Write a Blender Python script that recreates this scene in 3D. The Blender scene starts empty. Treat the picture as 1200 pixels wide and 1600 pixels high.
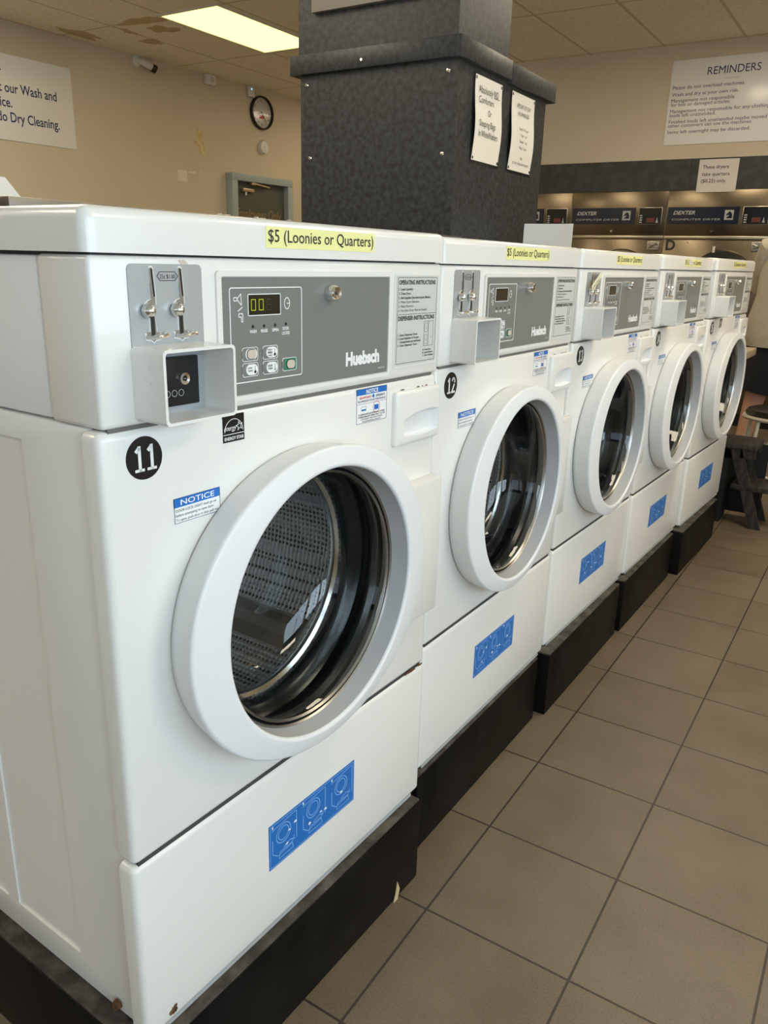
import bpy, bmesh, math, random
from mathutils import Vector, Matrix, Euler
random.seed(7)
S = bpy.context.scene
C = S.collection
PI = math.pi

# ------------------------------------------------------------------ camera
F_PX, PITCH, ROLL, YAW = 1232.4, 0.3068, 0.0275, 0.5587
CAM = Vector((0.6995, -0.5428, 1.2561))
fw = Vector((-math.sin(YAW) * math.cos(PITCH), math.cos(YAW) * math.cos(PITCH), -math.sin(PITCH)))
rt = fw.cross(Vector((0, 0, 1))).normalized()
up = rt.cross(fw)
r2 = rt * math.cos(ROLL) + up * math.sin(ROLL)
u2 = -rt * math.sin(ROLL) + up * math.cos(ROLL)
cam_data = bpy.data.cameras.new('camera')
cam = bpy.data.objects.new('camera', cam_data)
C.objects.link(cam)
m3 = Matrix((r2, u2, -fw)).transposed()
cam.matrix_world = Matrix.Translation(CAM) @ m3.to_4x4()
cam_data.sensor_fit = 'VERTICAL'
cam_data.sensor_height = 24.0
cam_data.lens = F_PX / 1600.0 * 24.0
cam_data.clip_start = 0.02
S.camera = cam

# ------------------------------------------------------------------ world, light, exposure
S.view_settings.view_transform = 'Standard'
S.view_settings.look = 'None'
S.view_settings.gamma = 1.0
S.view_settings.use_curve_mapping = False
S.view_settings.exposure = 0.0
W = bpy.data.worlds.new('world')
S.world = W
W.use_nodes = True
W.node_tree.nodes['Background'].inputs[0].default_value = (0.72, 0.82, 1.0, 1)
W.node_tree.nodes['Background'].inputs[1].default_value = 1.2

def area(name, loc, direction, sx, sy, power, col):
    d = bpy.data.lights.new(name, 'AREA')
    d.shape = 'RECTANGLE'
    d.size, d.size_y = sx, sy
    d.energy = power
    d.color = col
    o = bpy.data.objects.new(name, d)
    C.objects.link(o)
    o.location = loc
    o.rotation_euler = Vector(direction).to_track_quat('-Z', 'Z').to_euler()
    return o
DAY = (0.70, 0.85, 1.0)
# daylight arriving at the storefront windows (right wall and front wall)
area('daylight', (3.62, -2.95, 1.72), (-1, 0, 0), 1.7, 1.6, 62, DAY)
area('daylight', (3.62, -1.05, 1.72), (-1, 0, 0), 1.7, 1.6, 62, DAY)
area('daylight', (3.62, 0.85, 1.72), (-1, 0, 0), 1.7, 1.6, 44, DAY)
area('daylight', (-0.9, -4.72, 1.72), (0, 1, 0), 1.8, 1.6, 2, DAY)
area('daylight', (1.3, -4.72, 1.72), (0, 1, 0), 1.8, 1.6, 4, DAY)
LAMP_STRENGTH = 2.4      # the yellow panel seen in the photo
FILL_STRENGTH = 13.5      # unseen panels added to fill the room with light

# ------------------------------------------------------------------ materials
MATS = {}
def mat(name, col, rough=0.5, metal=0.0, spec=0.5, noise=None, bump=None, emit=None, coat=0.0, alpha=None):
    m = bpy.data.materials.new(name)
    m.use_nodes = True
    nt = m.node_tree
    b = nt.nodes['Principled BSDF']
    b.inputs['Base Color'].default_value = (*col, 1)
    b.inputs['Roughness'].default_value = rough
    b.inputs['Metallic'].default_value = metal
    b.inputs['Specular IOR Level'].default_value = spec
    b.inputs['Coat Weight'].default_value = coat
    tc = None
    if noise or bump:
        tc = nt.nodes.new('ShaderNodeTexCoord')
    if noise:                                   # (scale, detail, second colour, low, high)
        n = nt.nodes.new('ShaderNodeTexNoise')
        n.inputs['Scale'].default_value = noise[0]
        n.inputs['Detail'].default_value = noise[1]
        nt.links.new(tc.outputs['Object'], n.inputs['Vector'])
        r = nt.nodes.new('ShaderNodeValToRGB')
        r.color_ramp.elements[0].position = noise[3]
        r.color_ramp.elements[1].position = noise[4]
        r.color_ramp.elements[0].color = (*col, 1)
        r.color_ramp.elements[1].color = (*noise[2], 1)
        nt.links.new(n.outputs['Fac'], r.inputs['Fac'])
        nt.links.new(r.outputs['Color'], b.inputs['Base Color'])
    if bump:                                    # (scale, strength, distance)
        n2 = nt.nodes.new('ShaderNodeTexNoise')
        n2.inputs['Scale'].default_value = bump[0]
        n2.inputs['Detail'].default_value = 4
        nt.links.new(tc.outputs['Object'], n2.inputs['Vector'])
        bp = nt.nodes.new('ShaderNodeBump')
        bp.inputs['Strength'].default_value = bump[1]
        bp.inputs['Distance'].default_value = bump[2]
        nt.links.new(n2.outputs['Fac'], bp.inputs['Height'])
        nt.links.new(bp.outputs['Normal'], b.inputs['Normal'])
    if emit:
        b.inputs['Emission Color'].default_value = (*emit[0], 1)
        b.inputs['Emission Strength'].default_value = emit[1]
    MATS[name] = m
    return m

mat('enamel', (0.80, 0.78, 0.735), 0.26, noise=(2.0, 2, (0.83, 0.81, 0.77), 0.3, 0.7), coat=0.25)
mat('seam_shade', (0.16, 0.15, 0.13), 0.8)
mat('enamel_dark_gap', (0.05, 0.05, 0.05), 0.8)
mat('door_plastic', (0.80, 0.80, 0.80), 0.35)
mat('grey_plastic', (0.42, 0.43, 0.44), 0.4)
mat('rim_inner', (0.55, 0.55, 0.56), 0.35)
mat('plate_grey', (0.19, 0.195, 0.18), 0.38)
mat('coin_plate', (0.46, 0.48, 0.49), 0.35, 0.4)
mat('chrome', (0.75, 0.74, 0.72), 0.16, 1.0)
mat('cap_steel', (0.20, 0.18, 0.155), 0.32, 0.9)
mat('steel_dull', (0.42, 0.40, 0.37), 0.35, 1.0)
mat('slot_black', (0.008, 0.008, 0.008), 0.5)
mat('white_print', (0.85, 0.85, 0.83), 0.5)
mat('display', (0.02, 0.018, 0.012), 0.12)
mat('digit', (0.3, 0.35, 0.02), 0.4, emit=((0.55, 0.68, 0.04), 0.42))
mat('digit_off', (0.06, 0.045, 0.03), 0.3)
mat('button_beige', (0.62, 0.52, 0.42), 0.5)
mat('pcb_green', (0.03, 0.22, 0.13), 0.4)
mat('label_grey', (0.60, 0.61, 0.57), 0.4)
mat('ink_black', (0.02, 0.02, 0.022), 0.5)
mat('badge_black', (0.006, 0.006, 0.007), 0.35)
mat('sticker_white', (0.85, 0.85, 0.84), 0.4)
mat('sticker_blue', (0.01, 0.15, 0.52), 0.4)
mat('blue_label', (0.012, 0.15, 0.50), 0.35)
mat('blue_line', (0.26, 0.50, 0.85), 0.4)
mat('red_print', (0.6, 0.03, 0.03), 0.5)
mat('yellow_label', (0.88, 0.84, 0.36), 0.55)
mat('tape_yellow', (0.80, 0.76, 0.52), 0.5)
mat('rubber', (0.012, 0.013, 0.015), 0.22)
mat('rust', (0.20, 0.07, 0.02), 0.9, noise=(60, 4, (0.04, 0.02, 0.01), 0.4, 0.6))
mat('plinth_black', (0.003, 0.0027, 0.0024), 0.45, spec=0.12, noise=(7, 5, (0.010, 0.009, 0.008), 0.4, 0.7))
mat('plinth_edge', (0.035, 0.028, 0.02), 0.85, noise=(22, 6, (0.10, 0.085, 0.065), 0.42, 0.66), bump=(60, 0.8, 0.01))
mat('slate', (0.010, 0.012, 0.015), 0.45, noise=(45, 10, (0.046, 0.052, 0.058), 0.36, 0.74))
mat('slate_dark', (0.018, 0.019, 0.018), 0.5, noise=(14, 8, (0.04, 0.042, 0.04), 0.40, 0.72))
mat('wall_paint', (0.58, 0.495, 0.37), 0.75, noise=(1.2, 3, (0.62, 0.53, 0.40), 0.3, 0.7), bump=(90, 0.08, 0.004))
mat('wall_patch', (0.56, 0.44, 0.20), 0.8, noise=(25, 4, (0.66, 0.56, 0.34), 0.4, 0.6))
mat('scrap_paper', (0.72, 0.66, 0.56), 0.7)
mat('stain', (0.50, 0.38, 0.19), 0.85, noise=(14, 4, (0.58, 0.45, 0.25), 0.35, 0.65))
mat('sign_white', (0.84, 0.82, 0.79), 0.22)
mat('navy', (0.012, 0.02, 0.12), 0.5)
mat('paper', (0.82, 0.79, 0.72), 0.6, bump=(9, 0.35, 0.01))
mat('note_paper', (0.66, 0.60, 0.56), 0.6)
mat('plastic_white', (0.70, 0.68, 0.63), 0.4)
mat('clock_black', (0.015, 0.012, 0.012), 0.25)
mat('clock_face', (0.60, 0.56, 0.50), 0.15)
mat('led_blue', (0.1, 0.3, 0.9), 0.4, emit=((0.3, 0.55, 1.0), 2.0))
mat('frame_bluegrey', (0.33, 0.39, 0.40), 0.45)
mat('door_green', (0.085, 0.088, 0.07), 0.5)
mat('door_text', (0.32, 0.22, 0.10), 0.5)
mat('brass', (0.5, 0.42, 0.28), 0.35, 0.8)
mat('stainless', (0.20, 0.16, 0.105), 0.26, 0.9, noise=(1.5, 2, (0.13, 0.10, 0.065), 0.35, 0.7))
mat('stainless_trim', (0.42, 0.37, 0.28), 0.3, 1.0)
mat('dexter_navy', (0.006, 0.010, 0.028), 0.25)
mat('dexter_print', (0.40, 0.40, 0.40), 0.5)
mat('module_red', (0.12, 0.02, 0.015), 0.4)
mat('panel_black', (0.008, 0.008, 0.01), 0.2)
mat('frame_taupe', (0.19, 0.17, 0.14), 0.4)
mat('poster', (0.75, 0.74, 0.76), 0.4)
mat('skin', (0.50, 0.27, 0.17), 0.55)
mat('shirt', (0.40, 0.345, 0.27), 0.85, bump=(14, 0.5, 0.02))
mat('shorts', (0.008, 0.008, 0.010), 0.9, bump=(18, 0.4, 0.02))
mat('hair', (0.03, 0.02, 0.012), 0.8)
mat('shoe', (0.03, 0.03, 0.03), 0.6)
mat('cream_metal', (0.56, 0.50, 0.38), 0.4)
mat('cushion', (0.015, 0.012, 0.010), 0.35)
mat('laminate', (0.42, 0.33, 0.22), 0.45, noise=(9, 3, (0.36, 0.27, 0.17), 0.4, 0.6))
mat('bulk_black', (0.006, 0.006, 0.006), 0.6)
mat('window_frame', (0.10, 0.10, 0.10), 0.4, 0.6)

def wood_mat():
    m = mat('dark_wood', (0.025, 0.020, 0.015), 0.7)
    nt = m.node_tree
    tc = nt.nodes.new('ShaderNodeTexCoord')
    w = nt.nodes.new('ShaderNodeTexWave')
    w.inputs['Scale'].default_value = 9
    w.inputs['Distortion'].default_value = 9
    w.inputs['Detail'].default_value = 3
    w.inputs['Detail Scale'].default_value = 1.2
    r = nt.nodes.new('ShaderNodeValToRGB')
    r.color_ramp.elements[0].color = (0.014, 0.011, 0.008, 1)
    r.color_ramp.elements[1].color = (0.038, 0.030, 0.021, 1)
    nt.links.new(tc.outputs['Object'], w.inputs['Vector'])
    nt.links.new(w.outputs['Fac'], r.inputs['Fac'])
    nt.links.new(r.outputs['Color'], nt.nodes['Principled BSDF'].inputs['Base Color'])
wood_mat()

def glass_mat(name, tint, reflect, rough=0.0):
    m = bpy.data.materials.new(name)
    m.use_nodes = True
    nt = m.node_tree
    nt.nodes.clear()
    out = nt.nodes.new('ShaderNodeOutputMaterial')
    mix = nt.nodes.new('ShaderNodeMixShader')
    tr = nt.nodes.new('ShaderNodeBsdfTransparent')
    gl = nt.nodes.new('ShaderNodeBsdfGlossy')
    fr = nt.nodes.new('ShaderNodeLayerWeight')
    fr.inputs['Blend'].default_value = 0.5
    pw = nt.nodes.new('ShaderNodeMath'); pw.operation = 'POWER'; pw.inputs[1].default_value = 4.5
    ad = nt.nodes.new('ShaderNodeMath')
    ad.operation = 'ADD'
    ad.use_clamp = True
    ad.inputs[1].default_value = reflect
    tr.inputs[0].default_value = (*tint, 1)
    gl.inputs['Roughness'].default_value = rough
    nt.links.new(fr.outputs['Facing'], pw.inputs[0]); nt.links.new(pw.outputs[0], ad.inputs[0])
    nt.links.new(ad.outputs[0], mix.inputs[0])
    nt.links.new(tr.outputs[0], mix.inputs[1])
    nt.links.new(gl.outputs[0], mix.inputs[2])
    nt.links.new(mix.outputs[0], out.inputs[0])
    MATS[name] = m
glass_mat('door_glass', (0.80, 0.82, 0.82), 0.055)
glass_mat('window_glass', (0.95, 0.97, 0.96), 0.0)
glass_mat('clear_acrylic', (0.9, 0.9, 0.9), 0.02)

def drum_mat():
    m = mat('drum_steel', (0.26, 0.26, 0.26), 0.36, 0.75)
    nt = m.node_tree
    b = nt.nodes['Principled BSDF']
    tc = nt.nodes.new('ShaderNodeTexCoord')
    v = nt.nodes.new('ShaderNodeTexVoronoi')
    v.inputs['Scale'].default_value = 105
    v.inputs['Randomness'].default_value = 0.12
    nt.links.new(tc.outputs['Object'], v.inputs['Vector'])
    r = nt.nodes.new('ShaderNodeValToRGB')
    r.color_ramp.elements[0].position = 0.22
    r.color_ramp.elements[1].position = 0.42
    r.color_ramp.elements[0].color = (0.03, 0.03, 0.03, 1)
    r.color_ramp.elements[1].color = (0.62, 0.62, 0.61, 1)
    nt.links.new(v.outputs['Distance'], r.inputs['Fac'])
    nt.links.new(r.outputs['Color'], b.inputs['Base Color'])
    bp = nt.nodes.new('ShaderNodeBump')
    bp.inputs['Strength'].default_value = 0.6
    bp.inputs['Distance'].default_value = 0.004
    nt.links.new(v.outputs['Distance'], bp.inputs['Height'])
    nt.links.new(bp.outputs['Normal'], b.inputs['Normal'])
drum_mat()

def math_node(nt, op, a, b=None):
    n = nt.nodes.new('ShaderNodeMath')
    n.operation = op
    for i, v in enumerate((a, b)):
        if v is None: continue
        if isinstance(v, (int, float)): n.inputs[i].default_value = v
        else: nt.links.new(v, n.inputs[i])
    return n.outputs[0]

def grid_mask(nt, pos, sx, sy, ox, oy, w):
    sep = nt.nodes.new('ShaderNodeSeparateXYZ')
    nt.links.new(pos, sep.inputs[0])
    outs = []
    for k, s, o in (('X', sx, ox), ('Y', sy, oy)):
        d = math_node(nt, 'SUBTRACT', sep.outputs[k], o)
        d = math_node(nt, 'PINGPONG', d, s / 2)            # distance from the nearest line
        outs.append(math_node(nt, 'LESS_THAN', d, w / 2))
    return math_node(nt, 'MAXIMUM', outs[0], outs[1]), sep

def floor_mat():
    m = mat('floor_tile', (0.3, 0.24, 0.17), 0.42)
    nt = m.node_tree
    b = nt.nodes['Principled BSDF']
    g = nt.nodes.new('ShaderNodeNewGeometry')
    pos = g.outputs['Position']
    s = 0.3011
    mask, sep = grid_mask(nt, pos, s, s, 0.1079, 0.6091, 0.0048)
    fx = math_node(nt, 'FLOOR', math_node(nt, 'DIVIDE', math_node(nt, 'SUBTRACT', sep.outputs['X'], 0.1079), s))
    fy = math_node(nt, 'FLOOR', math_node(nt, 'DIVIDE', math_node(nt, 'SUBTRACT', sep.outputs['Y'], 0.6091), s))
    cmb = nt.nodes.new('ShaderNodeCombineXYZ')
    nt.links.new(fx, cmb.inputs[0]); nt.links.new(fy, cmb.inputs[1])
    wn = nt.nodes.new('ShaderNodeTexWhiteNoise')
    nt.links.new(cmb.outputs[0], wn.inputs['Vector'])
    n1 = nt.nodes.new('ShaderNodeTexNoise'); n1.inputs['Scale'].default_value = 260; n1.inputs['Detail'].default_value = 3
    n2 = nt.nodes.new('ShaderNodeTexNoise'); n2.inputs['Scale'].default_value = 7; n2.inputs['Detail'].default_value = 6
    nt.links.new(pos, n1.inputs['Vector']); nt.links.new(pos, n2.inputs['Vector'])
    r1 = nt.nodes.new('ShaderNodeValToRGB')
    r1.color_ramp.elements[0].position = 0.36; r1.color_ramp.elements[1].position = 0.66
    r1.color_ramp.elements[0].color = (0.130, 0.095, 0.060, 1)
    r1.color_ramp.elements[1].color = (0.205, 0.158, 0.104, 1)
    mixf = math_node(nt, 'ADD', math_node(nt, 'MULTIPLY', n1.outputs['Fac'], 0.5), math_node(nt, 'MULTIPLY', n2.outputs['Fac'], 0.4))
    mixf = math_node(nt, 'ADD', mixf, math_node(nt, 'MULTIPLY', wn.outputs['Value'], 0.10))
    nt.links.new(mixf, r1.inputs['Fac'])
    mx = nt.nodes.new('ShaderNodeMix'); mx.data_type = 'RGBA'
    nt.links.new(mask, mx.inputs['Factor'])
    nt.links.new(r1.outputs['Color'], mx.inputs[6])
    mx.inputs[7].default_value = (0.035, 0.028, 0.020, 1)
    nt.links.new(mx.outputs[2], b.inputs['Base Color'])
    bp = nt.nodes.new('ShaderNodeBump'); bp.inputs['Strength'].default_value = 0.35; bp.inputs['Distance'].default_value = 0.003
    h = math_node(nt, 'SUBTRACT', math_node(nt, 'MULTIPLY', n1.outputs['Fac'], 0.25), mask)
    nt.links.new(h, bp.inputs['Height']); nt.links.new(bp.outputs['Normal'], b.inputs['Normal'])
    nt.links.new(math_node(nt, 'ADD', math_node(nt, 'MULTIPLY', n2.outputs['Fac'], 0.25), 0.30), b.inputs['Roughness'])
floor_mat()

def ceiling_mat():
    m = mat('ceiling_tile', (0.5, 0.43, 0.32), 0.85)
    nt = m.node_tree
    b = nt.nodes['Principled BSDF']
    g = nt.nodes.new('ShaderNodeNewGeometry')
    pos = g.outputs['Position']
    mask, sep = grid_mask(nt, pos, 0.61, 1.22, -0.68, 5.46, 0.022)
    n1 = nt.nodes.new('ShaderNodeTexNoise'); n1.inputs['Scale'].default_value = 42; n1.inputs['Detail'].default_value = 6
    mp = nt.nodes.new('ShaderNodeMapping'); mp.inputs['Scale'].default_value = (1.6, 0.7, 1)
    nt.links.new(pos, mp.inputs[0]); nt.links.new(mp.outputs[0], n1.inputs['Vector'])
    r1 = nt.nodes.new('ShaderNodeValToRGB')
    r1.color_ramp.elements[0].position = 0.32; r1.color_ramp.elements[1].position = 0.62
    r1.color_ramp.elements[0].color = (0.76, 0.70, 0.55, 1)
    r1.color_ramp.elements[1].color = (0.88, 0.82, 0.66, 1)
    nt.links.new(n1.outputs['Fac'], r1.inputs['Fac'])
    mx = nt.nodes.new('ShaderNodeMix'); mx.data_type = 'RGBA'
    nt.links.new(mask, mx.inputs['Factor'])
    nt.links.new(r1.outputs['Color'], mx.inputs[6])
    mx.inputs[7].default_value = (0.58, 0.52, 0.41, 1)
    nt.links.new(mx.outputs[2], b.inputs['Base Color'])
    bp = nt.nodes.new('ShaderNodeBump'); bp.inputs['Strength'].default_value = 0.5; bp.inputs['Distance'].default_value = 0.004
    h = math_node(nt, 'ADD', n1.outputs['Fac'], math_node(nt, 'MULTIPLY', mask, 2.0))
    nt.links.new(h, bp.inputs['Height']); nt.links.new(bp.outputs['Normal'], b.inputs['Normal'])
ceiling_mat()
def lamp_mat():
    m = mat('lamp_diffuser', (0.9, 0.9, 0.8), 0.5, emit=((1.0, 0.86, 0.26), LAMP_STRENGTH))
    mat('fill_bright', (0.9, 0.9, 0.85), 0.5, emit=((1.0, 0.88, 0.66), FILL_STRENGTH))
    mat('fill_soft', (0.9, 0.9, 0.85), 0.5, emit=((1.0, 0.86, 0.60), 8.0))  # weaker glow for the added panel behind the pillar
lamp_mat()

# ------------------------------------------------------------------ mesh builder
_tcache = {}
def text_geo(s, bold=0.0, shear=0.0):
    if 'M' in s: bold = 0.0
    key = (s, bold, shear)
    if key in _tcache: return _tcache[key]
    cu = bpy.data.curves.new('t', 'FONT')
    cu.body = s
    cu.size = 1.0
    cu.offset = bold
    cu.shear = shear
    cu.resolution_u = 3
    cu.fill_mode = 'FRONT'
    ob = bpy.data.objects.new('t', cu)
    C.objects.link(ob)
    bpy.context.view_layer.update()
    dg = bpy.context.evaluated_depsgraph_get()
    me = bpy.data.meshes.new_from_object(ob.evaluated_get(dg))
    vs = [v.co.copy() for v in me.vertices]
    fs = [tuple(p.vertices) for p in me.polygons]
    bpy.data.objects.remove(ob)
    bpy.data.curves.remove(cu)
    bpy.data.meshes.remove(me)
    if vs:
        x0 = min(v.x for v in vs); x1 = max(v.x for v in vs)
    else: x0, x1 = 0, 1
    _tcache[key] = (vs, fs, x0, x1)
    return _tcache[key]

class B:
    def __init__(s):
        s.v, s.f, s.m, s.sm, s.mats = [], [], [], [], []
    def mi(s, name):
        if name not in s.mats: s.mats.append(name)
        return s.mats.index(name)
    def add(s, vs, fs, name, smooth=False):
        o = len(s.v)
        s.v += [tuple(v) for v in vs]
        k = s.mi(name)
        for f in fs:
            s.f.append(tuple(i + o for i in f)); s.m.append(k); s.sm.append(smooth)
    def box(s, x0, x1, y0, y1, z0, z1, name, bev=0.0, seg=2, edges=None, xf=None):
        bm = bmesh.new()
        bmesh.ops.create_cube(bm, size=1)
        for v in bm.verts:
            v.co = Vector(((x0 + x1) / 2 + v.co.x * (x1 - x0), (y0 + y1) / 2 + v.co.y * (y1 - y0), (z0 + z1) / 2 + v.co.z * (z1 - z0)))
        if bev > 0:
            es = bm.edges[:]
            if edges: es = [e for e in es if edges(e.verts[0].co, e.verts[1].co)]
            bmesh.ops.bevel(bm, geom=es, offset=bev, segments=seg, profile=0.5, affect='EDGES')
        if xf: bm.transform(xf)
        bm.verts.index_update()
        s.add([v.co for v in bm.verts], [[v.index for v in f.verts] for f in bm.faces], name, bev > 0)
        bm.free()
    def prism(s, pts, a, b, name, axis='x', smooth=False):
        """polygon pts extruded from a to b along axis; pts are the two other coordinates"""
        def P(p, t):
            return {'x': (t, p[0], p[1]), 'y': (p[0], t, p[1]), 'z': (p[0], p[1], t)}[axis]
        n = len(pts)
        vs = [P(p, a) for p in pts] + [P(p, b) for p in pts]
        fs = [list(range(n))[::-1], list(range(n, 2 * n))]
        s.add(vs, fs, name)
        s.add(vs, [(i, (i + 1) % n, n + (i + 1) % n, n + i) for i in range(n)], name, smooth)
    def ringstrip(s, outer, inner, a, b, name, axis='x'):
        def P(p, t):
            return {'x': (t, p[0], p[1]), 'y': (p[0], t, p[1]), 'z': (p[0], p[1], t)}[axis]
        n = len(outer)
        vs = [P(p, a) for p in outer] + [P(p, a) for p in inner] + [P(p, b) for p in outer] + [P(p, b) for p in inner]
        fs = []
        for i in range(n):
            j = (i + 1) % n
            fs += [(i, j, n + j, n + i), (2 * n + i, 3 * n + i, 3 * n + j, 2 * n + j), (i, 2 * n + i, 2 * n + j, j), (n + i, n + j, 3 * n + j, 3 * n + i)]
        s.add(vs, fs, name)
    def lathe(s, prof, cy, cz, name, seg=64, axis='x', smooth=True, base=(0, 0, 0)):
        """profile of (radius, offset along axis)"""
        vs, fs = [], []
        n = len(prof)
        for k in range(seg):
            a = 2 * PI * k / seg
            c, q = math.cos(a), math.sin(a)
            for r, o in prof:
                if axis == 'x': vs.append((o, cy + r * c, cz + r * q))
                elif axis == 'y': vs.append((cy + r * c, o, cz + r * q))
                else: vs.append((cy + r * c, cz + r * q, o))
        for k in range(seg):
            k2 = (k + 1) % seg
            for i in range(n - 1):
                fs.append((k * n + i, k2 * n + i, k2 * n + i + 1, k * n + i + 1))
        s.add(vs, fs, name, smooth)
    def oval(s, prof, cy, cz, name, seg=96):
        """profile of (half width, half height, offset) swept round the x axis"""
        n = len(prof); vs = []; fs = []
        for k in range(seg):
            a = 2 * PI * k / seg
            vs += [(o, cy + ry * math.cos(a), cz + rz * math.sin(a)) for ry, rz, o in prof]
        for k in range(seg):
            k2 = (k + 1) % seg
            fs += [(k * n + i, k2 * n + i, k2 * n + i + 1, k * n + i + 1) for i in range(n - 1)]
        s.add(vs, fs, name, True)
    def tube(s, pts, r, name, seg=10, closed=False, caps=True):
        pts = [Vector(p) for p in pts]
        n = len(pts)
        rs = r if isinstance(r, (list, tuple)) else [r] * n
        vs, fs = [], []
        prev = None
        for i, p in enumerate(pts):
            if closed: d = (pts[(i + 1) % n] - pts[i - 1]).normalized()
            else: d = (pts[min(i + 1, n - 1)] - pts[max(i - 1, 0)]).normalized()
            a = d.orthogonal().normalized() if prev is None else (prev - d * prev.dot(d)).normalized()
            prev = a
            b = d.cross(a)
            for k in range(seg):
                t = 2 * PI * k / seg
                vs.append(p + (a * math.cos(t) + b * math.sin(t)) * rs[i])
        for i in range(n if closed else n - 1):
            j = (i + 1) % n
            for k in range(seg):
                k2 = (k + 1) % seg
                fs.append((i * seg + k, i * seg + k2, j * seg + k2, j * seg + k))
        s.add(vs, fs, name, True)
        if caps and not closed:
            s.add(vs, [list(range(seg))[::-1], [(n - 1) * seg + k for k in range(seg)]], name)
    def text(s, txt, O, R, U, size, name, align='L', width=None, bold=0.0, shear=0.0, off=0.0008, xs=1.0):
        vs, fs, x0, x1 = text_geo(txt, bold, shear)
        if not vs: return
        R = Vector(R); U = Vector(U); N = R.cross(U); O = Vector(O)
        kx = size * xs
        if width: kx = width / (x1 - x0)
        ref = {'L': x0, 'C': (x0 + x1) / 2, 'R': x1}[align]
        s.add([O + R * ((v.x - ref) * kx) + U * (v.y * size) + N * off for v in vs], fs, name)
    def obj(s, name, parent=None, sharp=38):
        me = bpy.data.meshes.new(name)
        me.from_pydata(s.v, [], s.f)
        for k in s.mats: me.materials.append(MATS[k])
        me.polygons.foreach_set('material_index', s.m)
        me.polygons.foreach_set('use_smooth', s.sm)
        me.update()
        bm = bmesh.new(); bm.from_mesh(me)
        bmesh.ops.recalc_face_normals(bm, faces=bm.faces[:])
        bm.to_mesh(me); bm.free()
        me.set_sharp_from_angle(angle=math.radians(sharp))
        o = bpy.data.objects.new(name, me)
        C.objects.link(o)
        if parent: o.parent = parent
        return o

def flat_normals_ok(o): return o
def rr(y0, y1, z0, z1, r, n=5):
    pts = []
    for cx, cz, a0 in ((y1 - r, z1 - r, 0), (y0 + r, z1 - r, 90), (y0 + r, z0 + r, 180), (y1 - r, z0 + r, 270)):
        for k in range(n + 1):
            a = math.radians(a0 + 90 * k / n)
            pts.append((cx + r * math.cos(a), cz + r * math.sin(a)))
    return pts
def circ(cy, cz, r, n=40):
    return [(cy + r * math.cos(2 * PI * k / n), cz + r * math.sin(2 * PI * k / n)) for k in range(n)]
def outline(b, y0, y1, z0, z1, r, w, x0, x1, name):
    b.ringstrip(rr(y0, y1, z0, z1, r), rr(y0 + w, y1 - w, z0 + w, z1 - w, max(r - w, 0.0004)), x0, x1, name)
def boolean(o, cutter):
    md = o.modifiers.new('b', 'BOOLEAN')
    md.object = cutter
    md.operation = 'DIFFERENCE'
    md.solver = 'EXACT'
    bpy.context.view_layer.update()
    dg = bpy.context.evaluated_depsgraph_get()
    me = bpy.data.meshes.new_from_object(o.evaluated_get(dg))
    o.modifiers.clear()
    o.data = me
    me.set_sharp_from_angle(angle=math.radians(30))
    bpy.data.objects.remove(cutter)
def thing(name, label, cat, loc=(0, 0, 0), rotz=0.0, group=None):
    o = bpy.data.objects.new(name, None)
    C.objects.link(o)
    o.empty_display_size = 0.05
    o.location = loc
    o.rotation_euler = (0, 0, rotz)
    o['label'] = label; o['category'] = cat
    if group: o['group'] = group
    return o
def tag(o, label, cat, group=None):
    o['label'] = label; o['category'] = cat
    if group: o['group'] = group
    return o
def struct(o):
    o['kind'] = 'structure'
    return o
def copy_tree(o, parent=None):
    c = o.copy(); C.objects.link(c)
    if parent: c.parent = parent
    for ch in list(o.children): copy_tree(ch, c)
    return c
YR, ZU = (0, 1, 0), (0, 0, 1)

# ------------------------------------------------------------------ the room
CEIL = 2.97
def wx(y): return -5.594 + 0.05 * (y - 3.719)           # face of the left wall (it runs slightly off square)
b = B(); b.box(-6.2, 3.6, -4.7, 8.5, -0.1, 0.0, 'floor_tile'); struct(b.obj('floor'))
b = B(); b.box(-6.2, 3.6, -4.7, 8.5, CEIL, CEIL + 0.1, 'ceiling_tile'); ceiling = struct(b.obj('ceiling'))
b = B()
b.prism([(wx(-4.7), -4.7), (wx(8.5), 8.5), (wx(8.5) - 0.2, 8.5), (wx(-4.7) - 0.2, -4.7)], 0, CEIL, 'wall_paint', axis='z')
wall_left = struct(b.obj('wall_left'))
b = B()
b.box(-2.78, 3.4, 6.72, 6.90, 1.89, CEIL, 'wall_paint'); b.box(-2.60, 3.4, 7.56, 7.70, 0, 1.89, 'wall_paint'); b.box(.60, 3.4, 6.72, 6.90, 0, 1.89, 'wall_paint')
b.box(-2.90, -2.785, 6.72, 8.3, 0, CEIL, 'wall_paint')
b.box(-5.5, -2.785, 8.3, 8.5, 0, CEIL, 'wall_paint')
struct(b.obj('wall_back'))
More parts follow.
